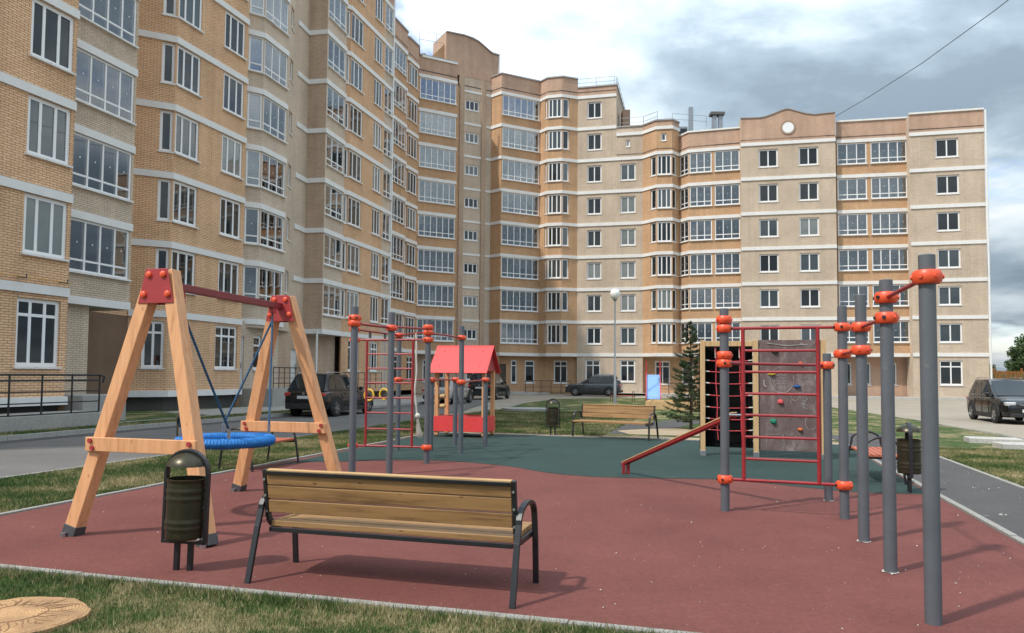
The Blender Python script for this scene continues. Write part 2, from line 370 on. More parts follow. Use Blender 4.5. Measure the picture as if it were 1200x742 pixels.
# ================================================================ SETTING: ground sheets
def sheet(name,pts,z,mat,kind='structure',sub=None):
    mb=MB(); mb.add([(x,y,z) for x,y in pts],[tuple(range(len(pts)))]); o=mb.build(name,mat)
    if o.data.polygons[0].normal.z<0: o.data.flip_normals()
    o['kind']=kind; return o
def gpoly(pts): return [G(u,v)[:2] for u,v in pts]
sheet('ground',[(-900,-300),(900,-300),(900,1500),(-900,1500)],-.03,'asphalt')
# roads and pavements
sheet('road_by_left_block',gpoly([(-16.4,-6),(-10.65,-6),(-10.65,19),(-11,25),(-11.7,33),(-16.4,56)]),0.0,'asphalt_dark')
sheet('pavement_by_left_block',gpoly([(-19.2,-6),(-16.55,-6),(-16.55,50),(-22.5,50),(-22.5,26),(-19.2,25)]),.02,'concrete')
sheet('road_edge_strip',gpoly([(-16.4,-6),(-15.9,-6),(-15.9,48),(-16.4,48)]),.006,'asphalt_path')  # darker asphalt strip along the kerb side of the road
# lawns
CURV=[(-10.6,19),(-10.9,23),(-10.9,26.2),(-10.5,30.5),(-10.4,34.8),(-11.5,44),(-11.4,52),(-8,56.8),(-3.5,58.2),(2,57.5),(5.2,50),(6.2,42),(7.3,33),(7.95,26),(8.05,20),(8.1,5),(8.2,-6)]
sheet('lawn_behind_playground',gpoly([(-10.6,20.0)]+CURV[1:15]+[(8.0,20.0)]),.012,'lawn')
sheet('lawn_by_left_road',gpoly([(-10.6,-6),(-7.95,-6),(-7.95,20),(-10.6,20)]),.012,'lawn')
sheet('lawn_in_front',gpoly([(-7.95,-6),(8.2,-6),(8.2,4.95),(-7.95,4.95)]),.012,'lawn')
sheet('lawn_by_right_road',gpoly([(4.34,4.95),(8.1,4.95),(8.0,20),(4.34,20)]),.012,'lawn')
sheet('lawn_under_left_block',gpoly([(-19.9,-6),(-19.2,-6),(-19.2,24.5),(-22.5,26),(-22.5,34),(-24,34),(-24,26.5),(-21.5,19)]),.03,'lawn')
sheet('lawn_along_ramp',gpoly([(-18.6,9),(-17.3,9),(-17.3,32),(-18.6,32)]),.035,'lawn')
# path on the right and its turn behind the playground
sheet('path_beside_playground',gpoly([(2.92,2),(4.28,2),(4.28,20.5),(4.6,24.3),(3.4,24.3),(2.92,20.5)]),.017,'asphalt_path')
sheet('path_behind_playground',gpoly([(-5.2,22.3),(-4.4,23.6),(-2.6,27),(-1.6,30),(-.2,29.6),(-1.2,26),(-1.5,24.6),(.5,23.4),(3.4,23.3),(3.4,24.3),(4.6,24.3),(4.4,21.3),(.3,21.2),(-2.2,21.3),(-4,21.6)]),.019,'asphalt_path')
sheet('sand_patch',gpoly([(-2.6,21.35),(.3,21.3),(2.8,21.35),(2.6,23.2),(.5,23.3),(-1.5,24.3),(-2.4,23.6),(-3.1,22.6)]),.024,'sand')
sheet('sand_strip',gpoly([(-7.6,20.05),(2.8,20.05),(2.8,20.55),(-1,20.75),(-4,20.6),(-7.4,20.6)]),.022,'sand')
# rubber surfaces
sheet('rubber_surface_red',gpoly([(-7.9,5.0),(2.83,5.0),(2.83,19.95),(-7.9,19.95)]),.012,'rubber_red')
gw=[(-4.35,12.92),(-3.88,13.94),(-3.17,14.13),(-2.35,14.45),(-1.28,14.4),(-.6,14.05),(0.02,13.56),(.4,13.05),(0.73,12.67),(1.4,12.29),(2.23,12.2),(3.0,12.15),(3.46,12.05),(3.95,11.7),(4.36,11.34),(4.92,10.92),(5.4,10.80),(5.93,10.72)]
def smooth_line(p,n=4):
    out=[]
    for i in range(len(p)-1):
        a=p[max(i-1,0)];b=p[i];c=p[i+1];d=p[min(i+2,len(p)-1)]
        for k in range(n):
            t=k/n; out.append(tuple(.5*((2*b[j])+(-a[j]+c[j])*t+(2*a[j]-5*b[j]+4*c[j]-d[j])*t*t+(-a[j]+3*b[j]-3*c[j]+d[j])*t**3) for j in (0,1)))
    return out+[p[-1]]
sheet('rubber_surface_green',smooth_line(gw)+gpoly([(2.826,19.94),(-7.896,19.94)]),.016,'rubber_green')
# kerb stones
KS=MB().box(-.495,.495,-.04,.04,-.1,.034).mesh('kerb_stone','concrete_kerb')
KB=MB().box(-.495,.495,-.075,.075,-.1,.12).mesh('kerb_stone','concrete')
def kerb(name,a,b,me=KS,step=1.0):
    a=Vector(a); b=Vector(b); d=b-a; L=d.length; n=max(1,int(L/step)); d.normalize()
    root=struct(bpy.data.objects.new(name,None)); COL.objects.link(root); root.location=(a.x,a.y,0); rz=math.atan2(d.y,d.x)
    for i in range(n):
        p=d*(i+.5)*step
        o=link('kerb_stone',me,root,(p.x,p.y,random.uniform(-.004,.004)),rz+random.uniform(-.004,.004))
def gk(u,v): return G(u,v)[:2]
kerb('kerb_front',gk(-8.0,4.95),gk(4.0,4.95)); kerb('kerb_left',gk(-7.95,5),gk(-7.95,20)); kerb('kerb_right',gk(2.88,5),gk(2.88,20)); kerb('kerb_back',gk(-8,20),gk(3,20))
kerb('kerb_path',gk(4.31,3),gk(4.31,20)); kerb('kerb_road_left',gk(-16.47,6),gk(-16.47,49),KB)
kerb('kerb_road_lawn',gk(-10.62,4),gk(-10.62,19),KS); kerb('kerb_road_right',gk(8.1,5),gk(8.0,20),KS)
kerb('kerb_road_back',gk(8.0,20),gk(7.2,34),KS)

# ================================================================ APARTMENT BLOCKS
CACHE={}
def cached(key,fn):
    if key not in CACHE: CACHE[key]=fn()
    return CACHE[key]
def panel(L,z0,z1,openings,mat,reveal=.28,uoff=0.0):
    """wall with real openings: local x along the wall, -y outwards; uv in metres"""
    mb=MB(); mb.uv=[]
    xs=sorted({0.0,L}|{round(o[i],3) for o in openings for i in (0,1)}); zs=sorted({z0,z1}|{round(o[i],3) for o in openings for i in (2,3)})
    for i in range(len(xs)-1):
        for j in range(len(zs)-1):
            cx=(xs[i]+xs[i+1])/2; cz=(zs[j]+zs[j+1])/2
            if any(o[0]<cx<o[1] and o[2]<cz<o[3] for o in openings): continue
            a,b,c,d=xs[i],xs[i+1],zs[j],zs[j+1]
            mb.add([(a,0,c),(b,0,c),(b,0,d),(a,0,d)],[(0,1,2,3)]); mb.uv+=[(a+uoff,c),(b+uoff,c),(b+uoff,d),(a+uoff,d)]
    for a,b,c,d in openings:
        y=reveal
        for q,uv in (([(a,0,c),(a,0,d),(a,y,d),(a,y,c)],[(a,c),(a,d),(a+y,d),(a+y,c)]),([(b,0,d),(b,0,c),(b,y,c),(b,y,d)],[(b,d),(b,c),(b+y,c),(b+y,d)]),
                     ([(a,0,d),(b,0,d),(b,y,d),(a,y,d)],[(a,d),(b,d),(b,d+y),(a,d+y)]),([(b,0,c),(a,0,c),(a,y,c),(b,y,c)],[(b,c),(a,c),(a,c+y),(b,c+y)])):
            mb.add(q,[(0,1,2,3)]); mb.uv+=uv
    return mb.mesh('wall',mat)
class Seg:
    def __init__(s,root,p0,p1):
        s.root=root; s.p0=Vector(p0); s.p1=Vector(p1); d=s.p1-s.p0; s.L=d.length; s.d=d.normalized(); s.rz=math.atan2(d.y,d.x); s.n=Vector((s.d.y,-s.d.x))
    def pos(s,a,z,y=0.0):
        p=s.p0+s.d*a-s.n*y-Vector(s.root.location[:2]); return (p.x,p.y,z-s.root.location.z)
    def put(s,name,me,a=0,z=0,y=0.0,bevel=0): return link(name,me,s.root,s.pos(a,z,y),s.rz,bevel)
    def wall(s,z0,z1,mat,openings=(),name='wall',y=0.0,reveal=.28):
        return s.put(name,panel(s.L,z0,z1,[o for o in openings],mat,reveal,uoff=round(random.random()*8,2)),0,0,y)
def frame_mesh(w,h,xs,zs,fw,log):
    """xs: inner mullion positions, zs: transom positions"""
    mb=MB(); d=.085
    mb.box(0,w,0,d,0,fw); mb.box(0,w,0,d,h-fw,h); mb.box(0,fw,.001,d-.001,fw,h-fw); mb.box(w-fw,w,.001,d-.001,fw,h-fw)
    for x in xs: mb.box(x-fw*.42,x+fw*.42,.003,d-.003,fw,h-fw)
    for z in zs: mb.box(fw,w-fw,.006,d-.006,z-fw*.4,z+fw*.4)
    if log:
        e=[0]+list(xs)+[w]
        for i in range(len(e)-1):
            c=(e[i]+e[i+1])/2; mb.box(c-.022,c+.022,.012,.022,h*.55,h*.55+.05)
    return mb.mesh('window_frame','white_pvc')
def pane_mesh(w,h,mat): return MB().box(0,w,0,.018,0,h).mesh('pane',mat)
def room_mesh(w,h,dep,brickm,tall,style):
    """the balcony behind a glazed front: back wall with a door and window, side walls, floor, ceiling"""
    mb=MB(); t=tall
    mb.add([(0,0,-t),(0,dep,-t),(w,dep,-t),(w,0,-t)],[(3,2,1,0)],2)
    mb.add([(0,0,h),(0,dep,h),(w,dep,h),(w,0,h)],[(0,1,2,3)],1)
    mb.add([(0,0,-t),(0,dep,-t),(0,dep,h),(0,0,h)],[(0,1,2,3)],0); mb.add([(w,0,-t),(w,dep,-t),(w,dep,h),(w,0,h)],[(3,2,1,0)],0)
    mb.add([(0,dep,-t),(w,dep,-t),(w,dep,h),(0,dep,h)],[(3,2,1,0)],0)
    if w>1.4:
        a=w*(.16 if style else .42); b=a+min(1.55,w*.42)
        mb.box(a,a+.75,dep-.06,dep-.01,-t,h-.35,3); mb.box(a+.09,a+.66,dep-.07,dep-.02,-t+.55,h-.43,4)
        mb.box(a+.75,b,dep-.06,dep-.01,-t+.85,h-.35,3); mb.box(a+.83,b-.08,dep-.07,dep-.02,-t+.93,h-.43,4)
    return mb.mesh('loggia_room',[brickm,'white_trim','concrete','white_pvc','glass_dark'])
def room_uvfix(me):
    if not me.uv_layers:
        l=me.uv_layers.new(name='UVMap')
        for p in me.polygons:
            for li in p.loop_indices:
                v=me.vertices[me.loops[li].vertex_index].co; l.data[li].uv=(v.x+v.y,v.z)
    return me
PANE_W=[('glass_dark',.50),('glass_blue',.32),('glass_painted_sky',.18)]
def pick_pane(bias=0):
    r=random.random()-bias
    return 'glass_dark' if r<.5 else ('glass_blue' if r<.82 else 'glass_painted_sky')
def _rm(r): return {'brick_cream':'brick_cream'}.get(r,r)
def window(seg,a0,a1,zb,zt,n=2,kind='win',y=.09,transom=None,room=None,sill=True,panemat=None,fr=None):
    w=round(a1-a0,2); h=round(zt-zb,2); log=kind=='log'; fw=.085 if log else .115
    if fr is None: xs=[w*(i+1)/n for i in range(n-1)]
    else: xs=[w*f for f in fr]
    zs=[.42] if log else ([h-transom] if transom else [])
    key=('fr',w,h,tuple(round(x,3) for x in xs),tuple(zs),log)
    o=seg.put('window',cached(key,lambda:frame_mesh(w,h,xs,zs,fw,log)),a0,zb,y)
    if log: o.name='loggia_glazing'
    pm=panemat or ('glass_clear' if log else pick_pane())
    e=[fw*.5]+xs+[w-fw*.5]
    for i in range(len(e)-1):
        pw=round(e[i+1]-e[i],3); me=cached(('p',pw,h,pm),lambda:pane_mesh(pw,h-fw,pm))
        p=link('pane',me,o,(e[i],.028,fw*.5)); p.rotation_euler=(random.uniform(-.006,.006),0,random.uniform(-.008,.008))
    if sill:
        s=link('sill',cached(('s',w),lambda:MB().box(-.05,w+.05,-.15,.02,-.065,-.003).mesh('sill','white_trim')),o)
    if room:
        rm=cached(('room',w,h,room,a0>1),lambda:room_uvfix(room_mesh(w,h,1.35,room,.95,random.random()<.5)))
        link('loggia_room',rm,o,(0,.075,0))
    return o
def strip(root,pts,z,h,proud,mat,name='band',back=.04,ends=(0,0)):
    """mitred ledge that follows the plan line of the facade"""
    P=[Vector(p) for p in pts]; n=len(P); nr=[]
    for i in range(n-1): d=(P[i+1]-P[i]).normalized(); nr.append(Vector((d.y,-d.x)))
    def off(i,k):
        if i==0: m=nr[0]; return P[0]+m*k-(P[1]-P[0]).normalized()*ends[0]
        if i==n-1: return P[-1]+nr[-1]*k+(P[-1]-P[-2]).normalized()*ends[1]
        m=(nr[i-1]+nr[i]); m=m/max(.35,m.dot(nr[i])); return P[i]+m*k
    o=Vector(root.location[:2]); mb=MB(); vs=[]
    for i in range(n):
        f=off(i,proud)-o; b=off(i,-back)-o
        vs+=[(f.x,f.y,0),(f.x,f.y,h),(b.x,b.y,h),(b.x,b.y,0)]
    fs=[]
    for i in range(n-1):
        a=4*i; c=a+4
        for k in range(4): fs.append((a+k,a+(k+1)%4,c+(k+1)%4,c+k)[::-1])
    fs+=[(0,1,2,3),(4*n-1,4*n-2,4*n-3,4*n-4)]
    mb.add(vs,fs); me=mb.mesh(name,mat)
    return link(name,me,root,(0,0,z-root.location.z))
def strips(root,pts,zs,h,proud,mat,name='band',**k):
    first=strip(root,pts,zs[0],h,proud,mat,name,**k)
    for z in zs[1:]: link(name,first.data,root,(0,0,z-root.location.z))

def facade(root,p0,p1,b0,floors,z0,ztop,mat,feats,room='brick_cream',extra=(),ytop=None):
    """one storeyed stretch of wall; feats: (kind,a0,a1,n,top,height) repeated on each floor"""
    s=Seg(root,p0,p1); ops=[]; todo=[]
    for f in feats:
        kind,a0,a1,n,top,ht=f[:6]; fl=f[6] if len(f)>6 else floors
        for i in fl:
            zt=b0+3*i-top; zb=zt-ht; ops.append((a0,a1,zb,zt)); todo.append((kind,a0,a1,n,zb,zt))
    for e in extra: ops.append((e[1],e[2],e[4],e[5])); todo.append(e)
    s.wall(z0,ztop,mat,[o for o in ops])
    for e in todo:
        kind,a0,a1,n,zb,zt=e[:6]
        if kind=='log': window(s,a0,a1,zb,zt,n,'log',y=.03,room=room)
        elif kind=='gnd': window(s,a0,a1,zb,zt,n,'win',y=.08,transom=.5,panemat='glass_dark')
        elif kind=='win3': window(s,a0,a1,zb,zt,3,'win',y=.05,fr=(.31,.66))
        elif kind=='door': door(s,a0,a1,zb,zt,n)
        else: window(s,a0,a1,zb,zt,n,'win',y=.10)
    return s
def door(s,a0,a1,zb,zt,mat):
    w=a1-a0; h=zt-zb
    mb=MB().box(0,w,.05,.1,0,h); mb.box(0,.07,.02,.05,0,h); mb.box(w-.07,w,.02,.05,0,h); mb.box(.07,w-.07,.021,.05,h-.07,h)
    o=s.put('door',mb.mesh('door',mat),a0,zb,.05)
    link('handle',cached('hd',lambda:MB().box(0,.03,-.05,.02,0,.3).mesh('handle','steel')),o,(w-.2,.0,1.0)); return o

WT=.16; WH=1.80          # left block: window top below band centre, height
# ---- left block (rises out of the frame)
BL=thing('apartment_building','tall orange and cream brick apartment block with glazed balconies filling the left side','building',(-15.0,20.0,0))
b0=4.15; FL=range(1,9); ZT=28.3
l1=[(-18.1,11.0),(-14.09,23.73)]
facade(BL,*l1,b0,FL,.85,ZT,'brick_yellow',[('win3',11.72,13.22,3,WT,WH),('win3',7.6,9.1,3,WT,WH)],extra=[('gnd',11.62,13.1,3,1.8,3.85),('gnd',7.6,9.1,3,1.8,3.85)])
facade(BL,(-14.09,23.73),(-15.72,24.2),b0,(),.0,ZT,'brick_yellow',[])
facade(BL,(-15.72,24.2),(-14.54,28.42),b0,FL,4.02,ZT,'brick_cream',[('log',.25,4.28,6,.14,1.86)])
facade(BL,(-15.95,24.26),(-15.2,26.9),b0,(),.0,4.3,'brick_cream',[],extra=[('gnd',1.0,1.7,1,1.8,3.7)])
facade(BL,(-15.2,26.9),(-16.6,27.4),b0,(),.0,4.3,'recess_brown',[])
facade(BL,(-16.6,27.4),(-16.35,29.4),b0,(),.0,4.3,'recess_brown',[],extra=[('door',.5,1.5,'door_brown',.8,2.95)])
facade(BL,(-14.54,28.42),(-16.4,29.0),b0,(),4.02,ZT,'brick_cream',[])
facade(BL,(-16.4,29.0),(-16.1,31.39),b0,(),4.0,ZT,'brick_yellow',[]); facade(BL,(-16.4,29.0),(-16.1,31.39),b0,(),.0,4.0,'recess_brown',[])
l3=[(-16.1,31.39),(-14.72,32.1),(-13.28,36.74)]
facade(BL,l3[0],l3[1],b0,FL,.85,ZT,'brick_yellow',[('win',.98,1.5,1,WT,WH)],extra=[('gnd',.55,1.40,2,1.85,3.85)])
facade(BL,l3[1],l3[2],b0,FL,.85,ZT,'brick_yellow',[('win3',.06,1.54,3,WT,WH),('win3',3.1,4.62,3,WT,WH)],extra=[('gnd',3.0,4.6,3,1.85,3.9)])
facade(BL,(-13.28,36.74),(-13.85,36.95),b0,(),.0,ZT,'brick_yellow',[])
facade(BL,(-13.85,36.95),(-13.75,37.98),b0,(),4.0,ZT,'brick_cream',[])
l4=[(-13.75,37.98),(-13.06,38.46),(-12.49,40.71),(-12.63,42.91)]
facade(BL,l4[0],l4[1],b0,FL,4.0,ZT,'brick_sand',[('log',.06,.80,1,.0,1.86)])
facade(BL,l4[1],l4[2],b0,FL,4.0,ZT,'brick_sand',[('log',.05,2.27,3,.0,1.86)])
facade(BL,l4[2],l4[3],b0,FL,4.0,ZT,'brick_sand',[('win',.5,1.25,1,-.2,1.25)])
l5=[l4[3],(-12.37,44.33),(-11.21,44.11),(-10.63,46.62)]
facade(BL,l5[0],l5[1],b0,(),4.0,ZT,'brick_sand',[]); facade(BL,l5[1],l5[2],b0,(),4.0,ZT,'brick_tan',[])
facade(BL,l5[2],l5[3],b0,FL,4.0,ZT,'brick_sand',[('log',.15,2.5,3,.14,1.86)])
facade(BL,l5[3],(-10.78,46.9),b0,(),.5,ZT,'brick_yellow',[])
l6=[(-10.78,46.9),(-10.47,47.18),(-9.14,52.01)]
facade(BL,l6[0],l6[1],b0,FL,.5,ZT,'brick_yellow',[('win',.05,.40,1,WT,WH)])
facade(BL,l6[1],l6[2],b0,FL,.5,ZT,'brick_yellow',[('win3',.05,1.78,3,WT,WH),('win3',3.42,4.72,3,WT,WH)],extra=[('gnd',.35,1.9,3,1.85,3.85),('gnd',3.4,4.7,3,1.85,3.85)])
facade(BL,l6[2],(-8.75,53.4),b0,FL,.5,ZT,'brick_sand',[('log',.08,1.34,2,.14,1.86)])
facade(BL,(-8.75,53.4),(-21,57),b0,(),0,ZT,'brick_sand',[])
# recessed ground floor under the balconies
facade(BL,(-13.85,36.95),(-12.75,41.0),b0,(),.0,4.3,'brick_cream',[],extra=[('door',.25,1.1,'door_white',.9,3.5),('gnd',1.9,2.6,1,1.85,3.6)])
facade(BL,(-12.75,41.0),(-12.35,44.9),b0,(),.0,4.3,'brick_tan',[],extra=[('door',1.7,2.7,'door_white',.9,3.05)])
facade(BL,(-12.35,44.9),(-11.05,46.8),b0,(),.0,4.3,'brick_tan',[])
MB().prism([(x+15,y-20) for x,y in [(-15.7,24.2),(-14.54,28.42),(-16.4,29),(-17.5,29),(-17.5,24.5)]],4.0,4.015).build('soffit','soffit',BL)
MB().prism([(x+15,y-20) for x,y in [(-13.8,37.0),(-13.75,37.98),(-13.06,38.46),(-12.49,40.71),(-12.63,42.91),(-12.37,44.33),(-11.21,44.11),(-10.63,46.62),(-10.9,46.9),(-13.5,46),(-14.5,38)]],3.98,3.995).build('soffit','soffit',BL)
ZB=[b0+3*i-.14 for i in range(0,9)]
for ch,pr in ((l1,.07),([(-15.72,24.2),(-14.54,28.42)],.06),(l3,.07),(l5,.07)): strips(BL,ch,ZB,.28,pr,'white_trim')
strips(BL,l4[:3],[z+.14 for z in ZB],.28,.07,'white_trim'); strips(BL,l6,ZB,.28,.07,'white_trim'); strips(BL,[l6[2],(-8.75,53.4)],ZB,.26,.05,'white_trim')
for ch in (l1,l3): strip(BL,ch,.62,.26,.14,'white_trim','ledge')
for ch in (l1,l3): strip(BL,ch,-.1,.72,-.25,'plinth_dark','plinth',back=.5)
pl=l1+[(-15.72,24.2),(-14.54,28.42),(-16.4,29.0)]+l3+l4+l5[1:]+l6+[(-8.75,53.4)]
for i in range(len(pl)-1): facade(BL,pl[i],pl[i+1],b0,(),ZT,30.0,'brick_brown',[])
strip(BL,pl,29.98,.12,.08,'metal_cap','parapet_cap')
o_=(-15,20)
MB().prism([(x-o_[0],y-o_[1]) for x,y in pl+[(-21,57),(-34,14)]],29.4,29.5).build('roof','roof_dark',BL)
facade(BL,(-34,14),(-18.1,11.0),b0,(),0,30,'brick_yellow',[]); facade(BL,(-21,57),(-34,14),b0,(),0,30,'brick_yellow',[])
# white joint between the blocks, rainwater pipes
strip(BL,[(-8.78,53.3),(-8.73,53.46)],.5,29.6,.06,'white_trim','joint_strip')
MB().tube([(-12.70+15,42.7-20,.2),(-12.70+15,42.7-20,29.4)],.07).build('downpipe','door_brown',BL,40)
MB().tube([(-11.45+15,44.12-20-.1,.2),(-11.45+15,44.12-20-.1,4.2)],.06).build('downpipe','white_trim',BL,40)
# yellow gas pipe on brackets above the ground floor
gp=MB(); s1=Seg(BL,*l1)
a=s1.pos(9,4.45,-.14); b=s1.pos(s1.L-.02,4.45,-.14); gp.tube([a,b],.018,8); gp.build('gas_pipe','gas_yellow',BL,40)
for t in (10.2,11.6,13.0):
    p=Vector(s1.pos(t,4.45,0)); q=Vector(s1.pos(t,4.40,-.35)); MB().tube([p,q,q+Vector((0,0,.12))],.02,6).build('bracket','steel_dark',BL,40)

# ---- middle block, bent through the corner
BB=thing('apartment_building','nine-storey orange brick middle block turning the corner, with stair tower and curved gable','building',(0,72,0))
b0=3.57; FB=range(1,9); ZT=27.7; O=(0,72)
facade(BB,(-12.6,56.0),(-9.4,56.93),b0,(),0,ZT,'brick_orange',[])
facade(BB,(-9.4,56.93),(-8.64,59.57),b0,FB,.4,ZT,'brick_orange',[('log',.15,2.6,4,.14,1.86)],extra=[('gnd',.5,1.9,2,1.2,3.15)])
facade(BB,(-8.64,59.57),(-8.92,60.2),b0,(),.4,ZT,'brick_orange',[])
q2=[(-8.92,60.2),(-8.61,60.59),(-8.06,62.26)]
facade(BB,q2[0],q2[1],b0,FB,.4,ZT,'brick_orange',[('win',.04,.46,1,.2,1.78)])
facade(BB,q2[1],q2[2],b0,FB,.4,ZT,'brick_orange',[('win3',.06,1.68,3,.2,1.78)],extra=[('gnd',.3,1.5,2,1.2,3.15)])
facade(BB,q2[2],(-8.25,63.8),b0,(),.4,ZT,'brick_orange',[])
facade(BB,(-8.25,63.8),(-5.04,65.55),b0,FB,3.4,ZT,'brick_orange',[('log',.14,3.58,6,.14,1.86)])
facade(BB,(-8.5,64.6),(-5.3,66.4),b0,(),0,3.6,'brick_tan',[],extra=[('gnd',.9,1.7,1,1.1,3.0),('gnd',2.2,3.0,1,1.1,3.0)])
facade(BB,(-5.3,66.4),(-4.99,67.09),b0,(),0,3.6,'brick_tan',[])
facade(BB,(-5.04,65.55),(-4.99,67.09),b0,(),3.4,ZT,'brick_orange',[])
sB=facade(BB,(-4.99,67.09),(-2.09,68.7),b0,FB,0,29.0,'brick_sand',[('win',.66,2.08,3,.75,.95)],extra=[('gnd',1.0,1.8,1,1.2,3.0)])
pil=MB(); 
for a,b in ((.06,.5),(2.28,2.72)):
    o=sB.put('pilaster',room_uvfix(MB().box(a,b,-.12,.0,0,29.0).mesh('pilaster','brick_tan')),0,0,0)
facade(BB,(-2.09,68.7),(-1.12,67.77),b0,(),0,ZT,'brick_orange',[])
facade(BB,(-1.12,67.77),(2.52,69.66),b0,FB,3.4,ZT,'brick_orange',[('log',.1,3.98,6,.14,1.86)])
q7=[(2.52,69.66),(3.16,68.76),(4.48,68.39),(5.96,68.95)]
facade(BB,q7[0],q7[1],b0,FB,3.4,ZT,'brick_orange',[('win',.72,1.05,1,.2,1.78)])
facade(BB,q7[1],q7[2],b0,FB,3.4,ZT,'brick_orange',[('win3',.05,1.32,3,.2,1.78)])
facade(BB,q7[2],q7[3],b0,FB,3.4,ZT,'brick_orange',[('win',.05,.72,1,.2,1.78)])
# ground floor set back under them
facade(BB,(-1.4,68.6),(2.6,70.3),b0,(),0,3.6,'brick_orange',[],extra=[('door',.1,.95,'door_brown',.25,2.7),('gnd',1.45,2.05,1,.95,3.05),('gnd',2.85,3.85,1,.95,3.05)])
facade(BB,(2.6,70.3),(5.96,69.3),b0,(),0,3.6,'brick_orange',[],extra=[('gnd',1.35,2.65,2,.95,3.05)])
MB().prism([(x-O[0],y-O[1]) for x,y in [(-1.3,67.9),(2.52,69.66),(3.16,68.76),(4.48,68.39),(5.96,68.95),(5.96,69.6),(2.6,70.5),(-1.6,68.9)]],3.38,3.395).build('soffit','soffit',BB)
MB().prism([(x-O[0],y-O[1]) for x,y in [(-8.25,63.8),(-5.04,65.55),(-4.99,67.0),(-5.5,66.8),(-8.7,64.8)]],3.38,3.395).build('soffit','soffit',BB)
q8=[(5.96,68.95),(9.46,68.09)]
facade(BB,*q8,b0,FB,.15,ZT,'brick_cream',[('win',.9,2.24,2,.48,1.54)],extra=[('gnd',.8,2.18,2,1.15,3.12)])
for sgm in ([(-9.4,56.93),(-8.64,59.57)],q2,[(-8.25,63.8),(-5.04,65.55)],[(-2.09,68.7),(-1.12,67.77),(2.52,69.66)]+q7[1:]+[(9.46,68.09)]):
    strips(BB,sgm,[b0+3*i-.14 for i in range(9)],.28,.08,'white_trim')
strips(BB,[(-4.99,67.09),(-2.09,68.7)],[b0+3*i-.10 for i in range(1,9)],.2,.05,'white_trim')
qb=[(-12.6,56.0),(-9.4,56.93),(-8.64,59.57)]+q2+[(-8.25,63.8),(-5.04,65.55)]
qc=[(-2.09,68.7),(-1.12,67.77)]+q7
for ch in (qb,qc):
    for i in range(len(ch)-1): facade(BB,ch[i],ch[i+1],b0,(),ZT,29.35,'brick_brown',[])
    strip(BB,ch,29.33,.12,.09,'metal_cap','parapet_cap')
facade(BB,*q8,b0,(),ZT,28.5,'brick_brown',[]); strip(BB,q8,28.48,.12,.09,'metal_cap','parapet_cap')
strip(BB,[(-8.0,63.94),(-5.04,65.55)],29.2,.16,.1,'white_trim','parapet_cap')
facade(BB,(9.46,68.09),(13.1,82.5),b0,(),0,28.5,'brick_cream',[]); strip(BB,[(9.46,68.09),(13.1,82.5)],28.48,.12,.09,'metal_cap','parapet_cap')
facade(BB,(13.1,82.5),(-12,84),b0,(),0,29,'brick_cream',[]); facade(BB,(-12,84),(-12.6,56),b0,(),0,29,'brick_cream',[])
MB().prism([(x-O[0],y-O[1]) for x,y in qb+[(-4.99,67.09)]+qc+[q8[1],(13.1,82.5),(-12,84)]],28.0,28.1).build('roof','roof_dark',BB)
# curved gable of the stair tower
prof=[(-1.35,28.9),(4.05,28.9),(4.05,31.6),(3.35,31.62),(2.9,31.85),(2.4,32.15),(1.9,32.42),(1.35,32.58),(.4,32.68),(-1.35,32.6)]
def poly_wall(seg,poly,thick,mat,name,y=0.0):
    mb=MB(); mb.prismY(poly,0,thick); return seg.put(name,room_uvfix(mb.mesh(name,mat)),0,0,y)
poly_wall(sB,prof,3.0,'brick_brown','gable',-.03)
capl=MB()
for i in range(2,len(prof)-1): capl.beam((prof[i][0],1.4,prof[i][1]+.03),(prof[i+1][0],1.4,prof[i+1][1]+.03),3.1,.09,(0,1,0))
sB.put('gable_cap',capl.mesh('gable_cap','metal_cap'))
poly_wall(sB,[(-2.6,28.9),(-1.36,28.9),(-1.36,31.6),(-2.6,30.2)],2.6,'brick_orange','gable_wing',.35)
sB.put('gable_edge',MB().box(4.0,4.12,-.1,3.0,28.9,31.7).mesh('gable_edge','white_trim'))
def railing(root,pts,z,h,name='roof_railing',mat='galvanised',step=1.2,rails=(1.0,.5)):
    mb=MB(); o=root.location
    P=[Vector((x-o.x,y-o.y,z)) for x,y in pts]
    for i in range(len(P)-1):
        d=P[i+1]-P[i]; n=max(1,int(d.length/step))
        for k in range(n+1): p=P[i]+d*k/n; mb.tube([p,p+Vector((0,0,h))],.022,5)
        for r in rails: mb.tube([P[i]+Vector((0,0,h*r)),P[i+1]+Vector((0,0,h*r))],.02,5)
    return mb.build(name,mat,root,40)
railing(BB,[(5.96,68.95),(9.3,68.15)],28.55,.8); railing(BB,[(9.5,68.3),(12.9,82)],28.55,.8)
railing(BB,[(-3.4,69.8),(-1.2,71)],31.7,.9); railing(BB,[(-8.5,66.0),(-5.6,67.3)],31.0,1.5)
for x,y in ((-8.3,65.2),(-7.2,66.0)): MB().box(x-.5,x+.5,y-72-.4,y-72+.4,28.4,29.9).build('roof_vent','roof_dark',BB)

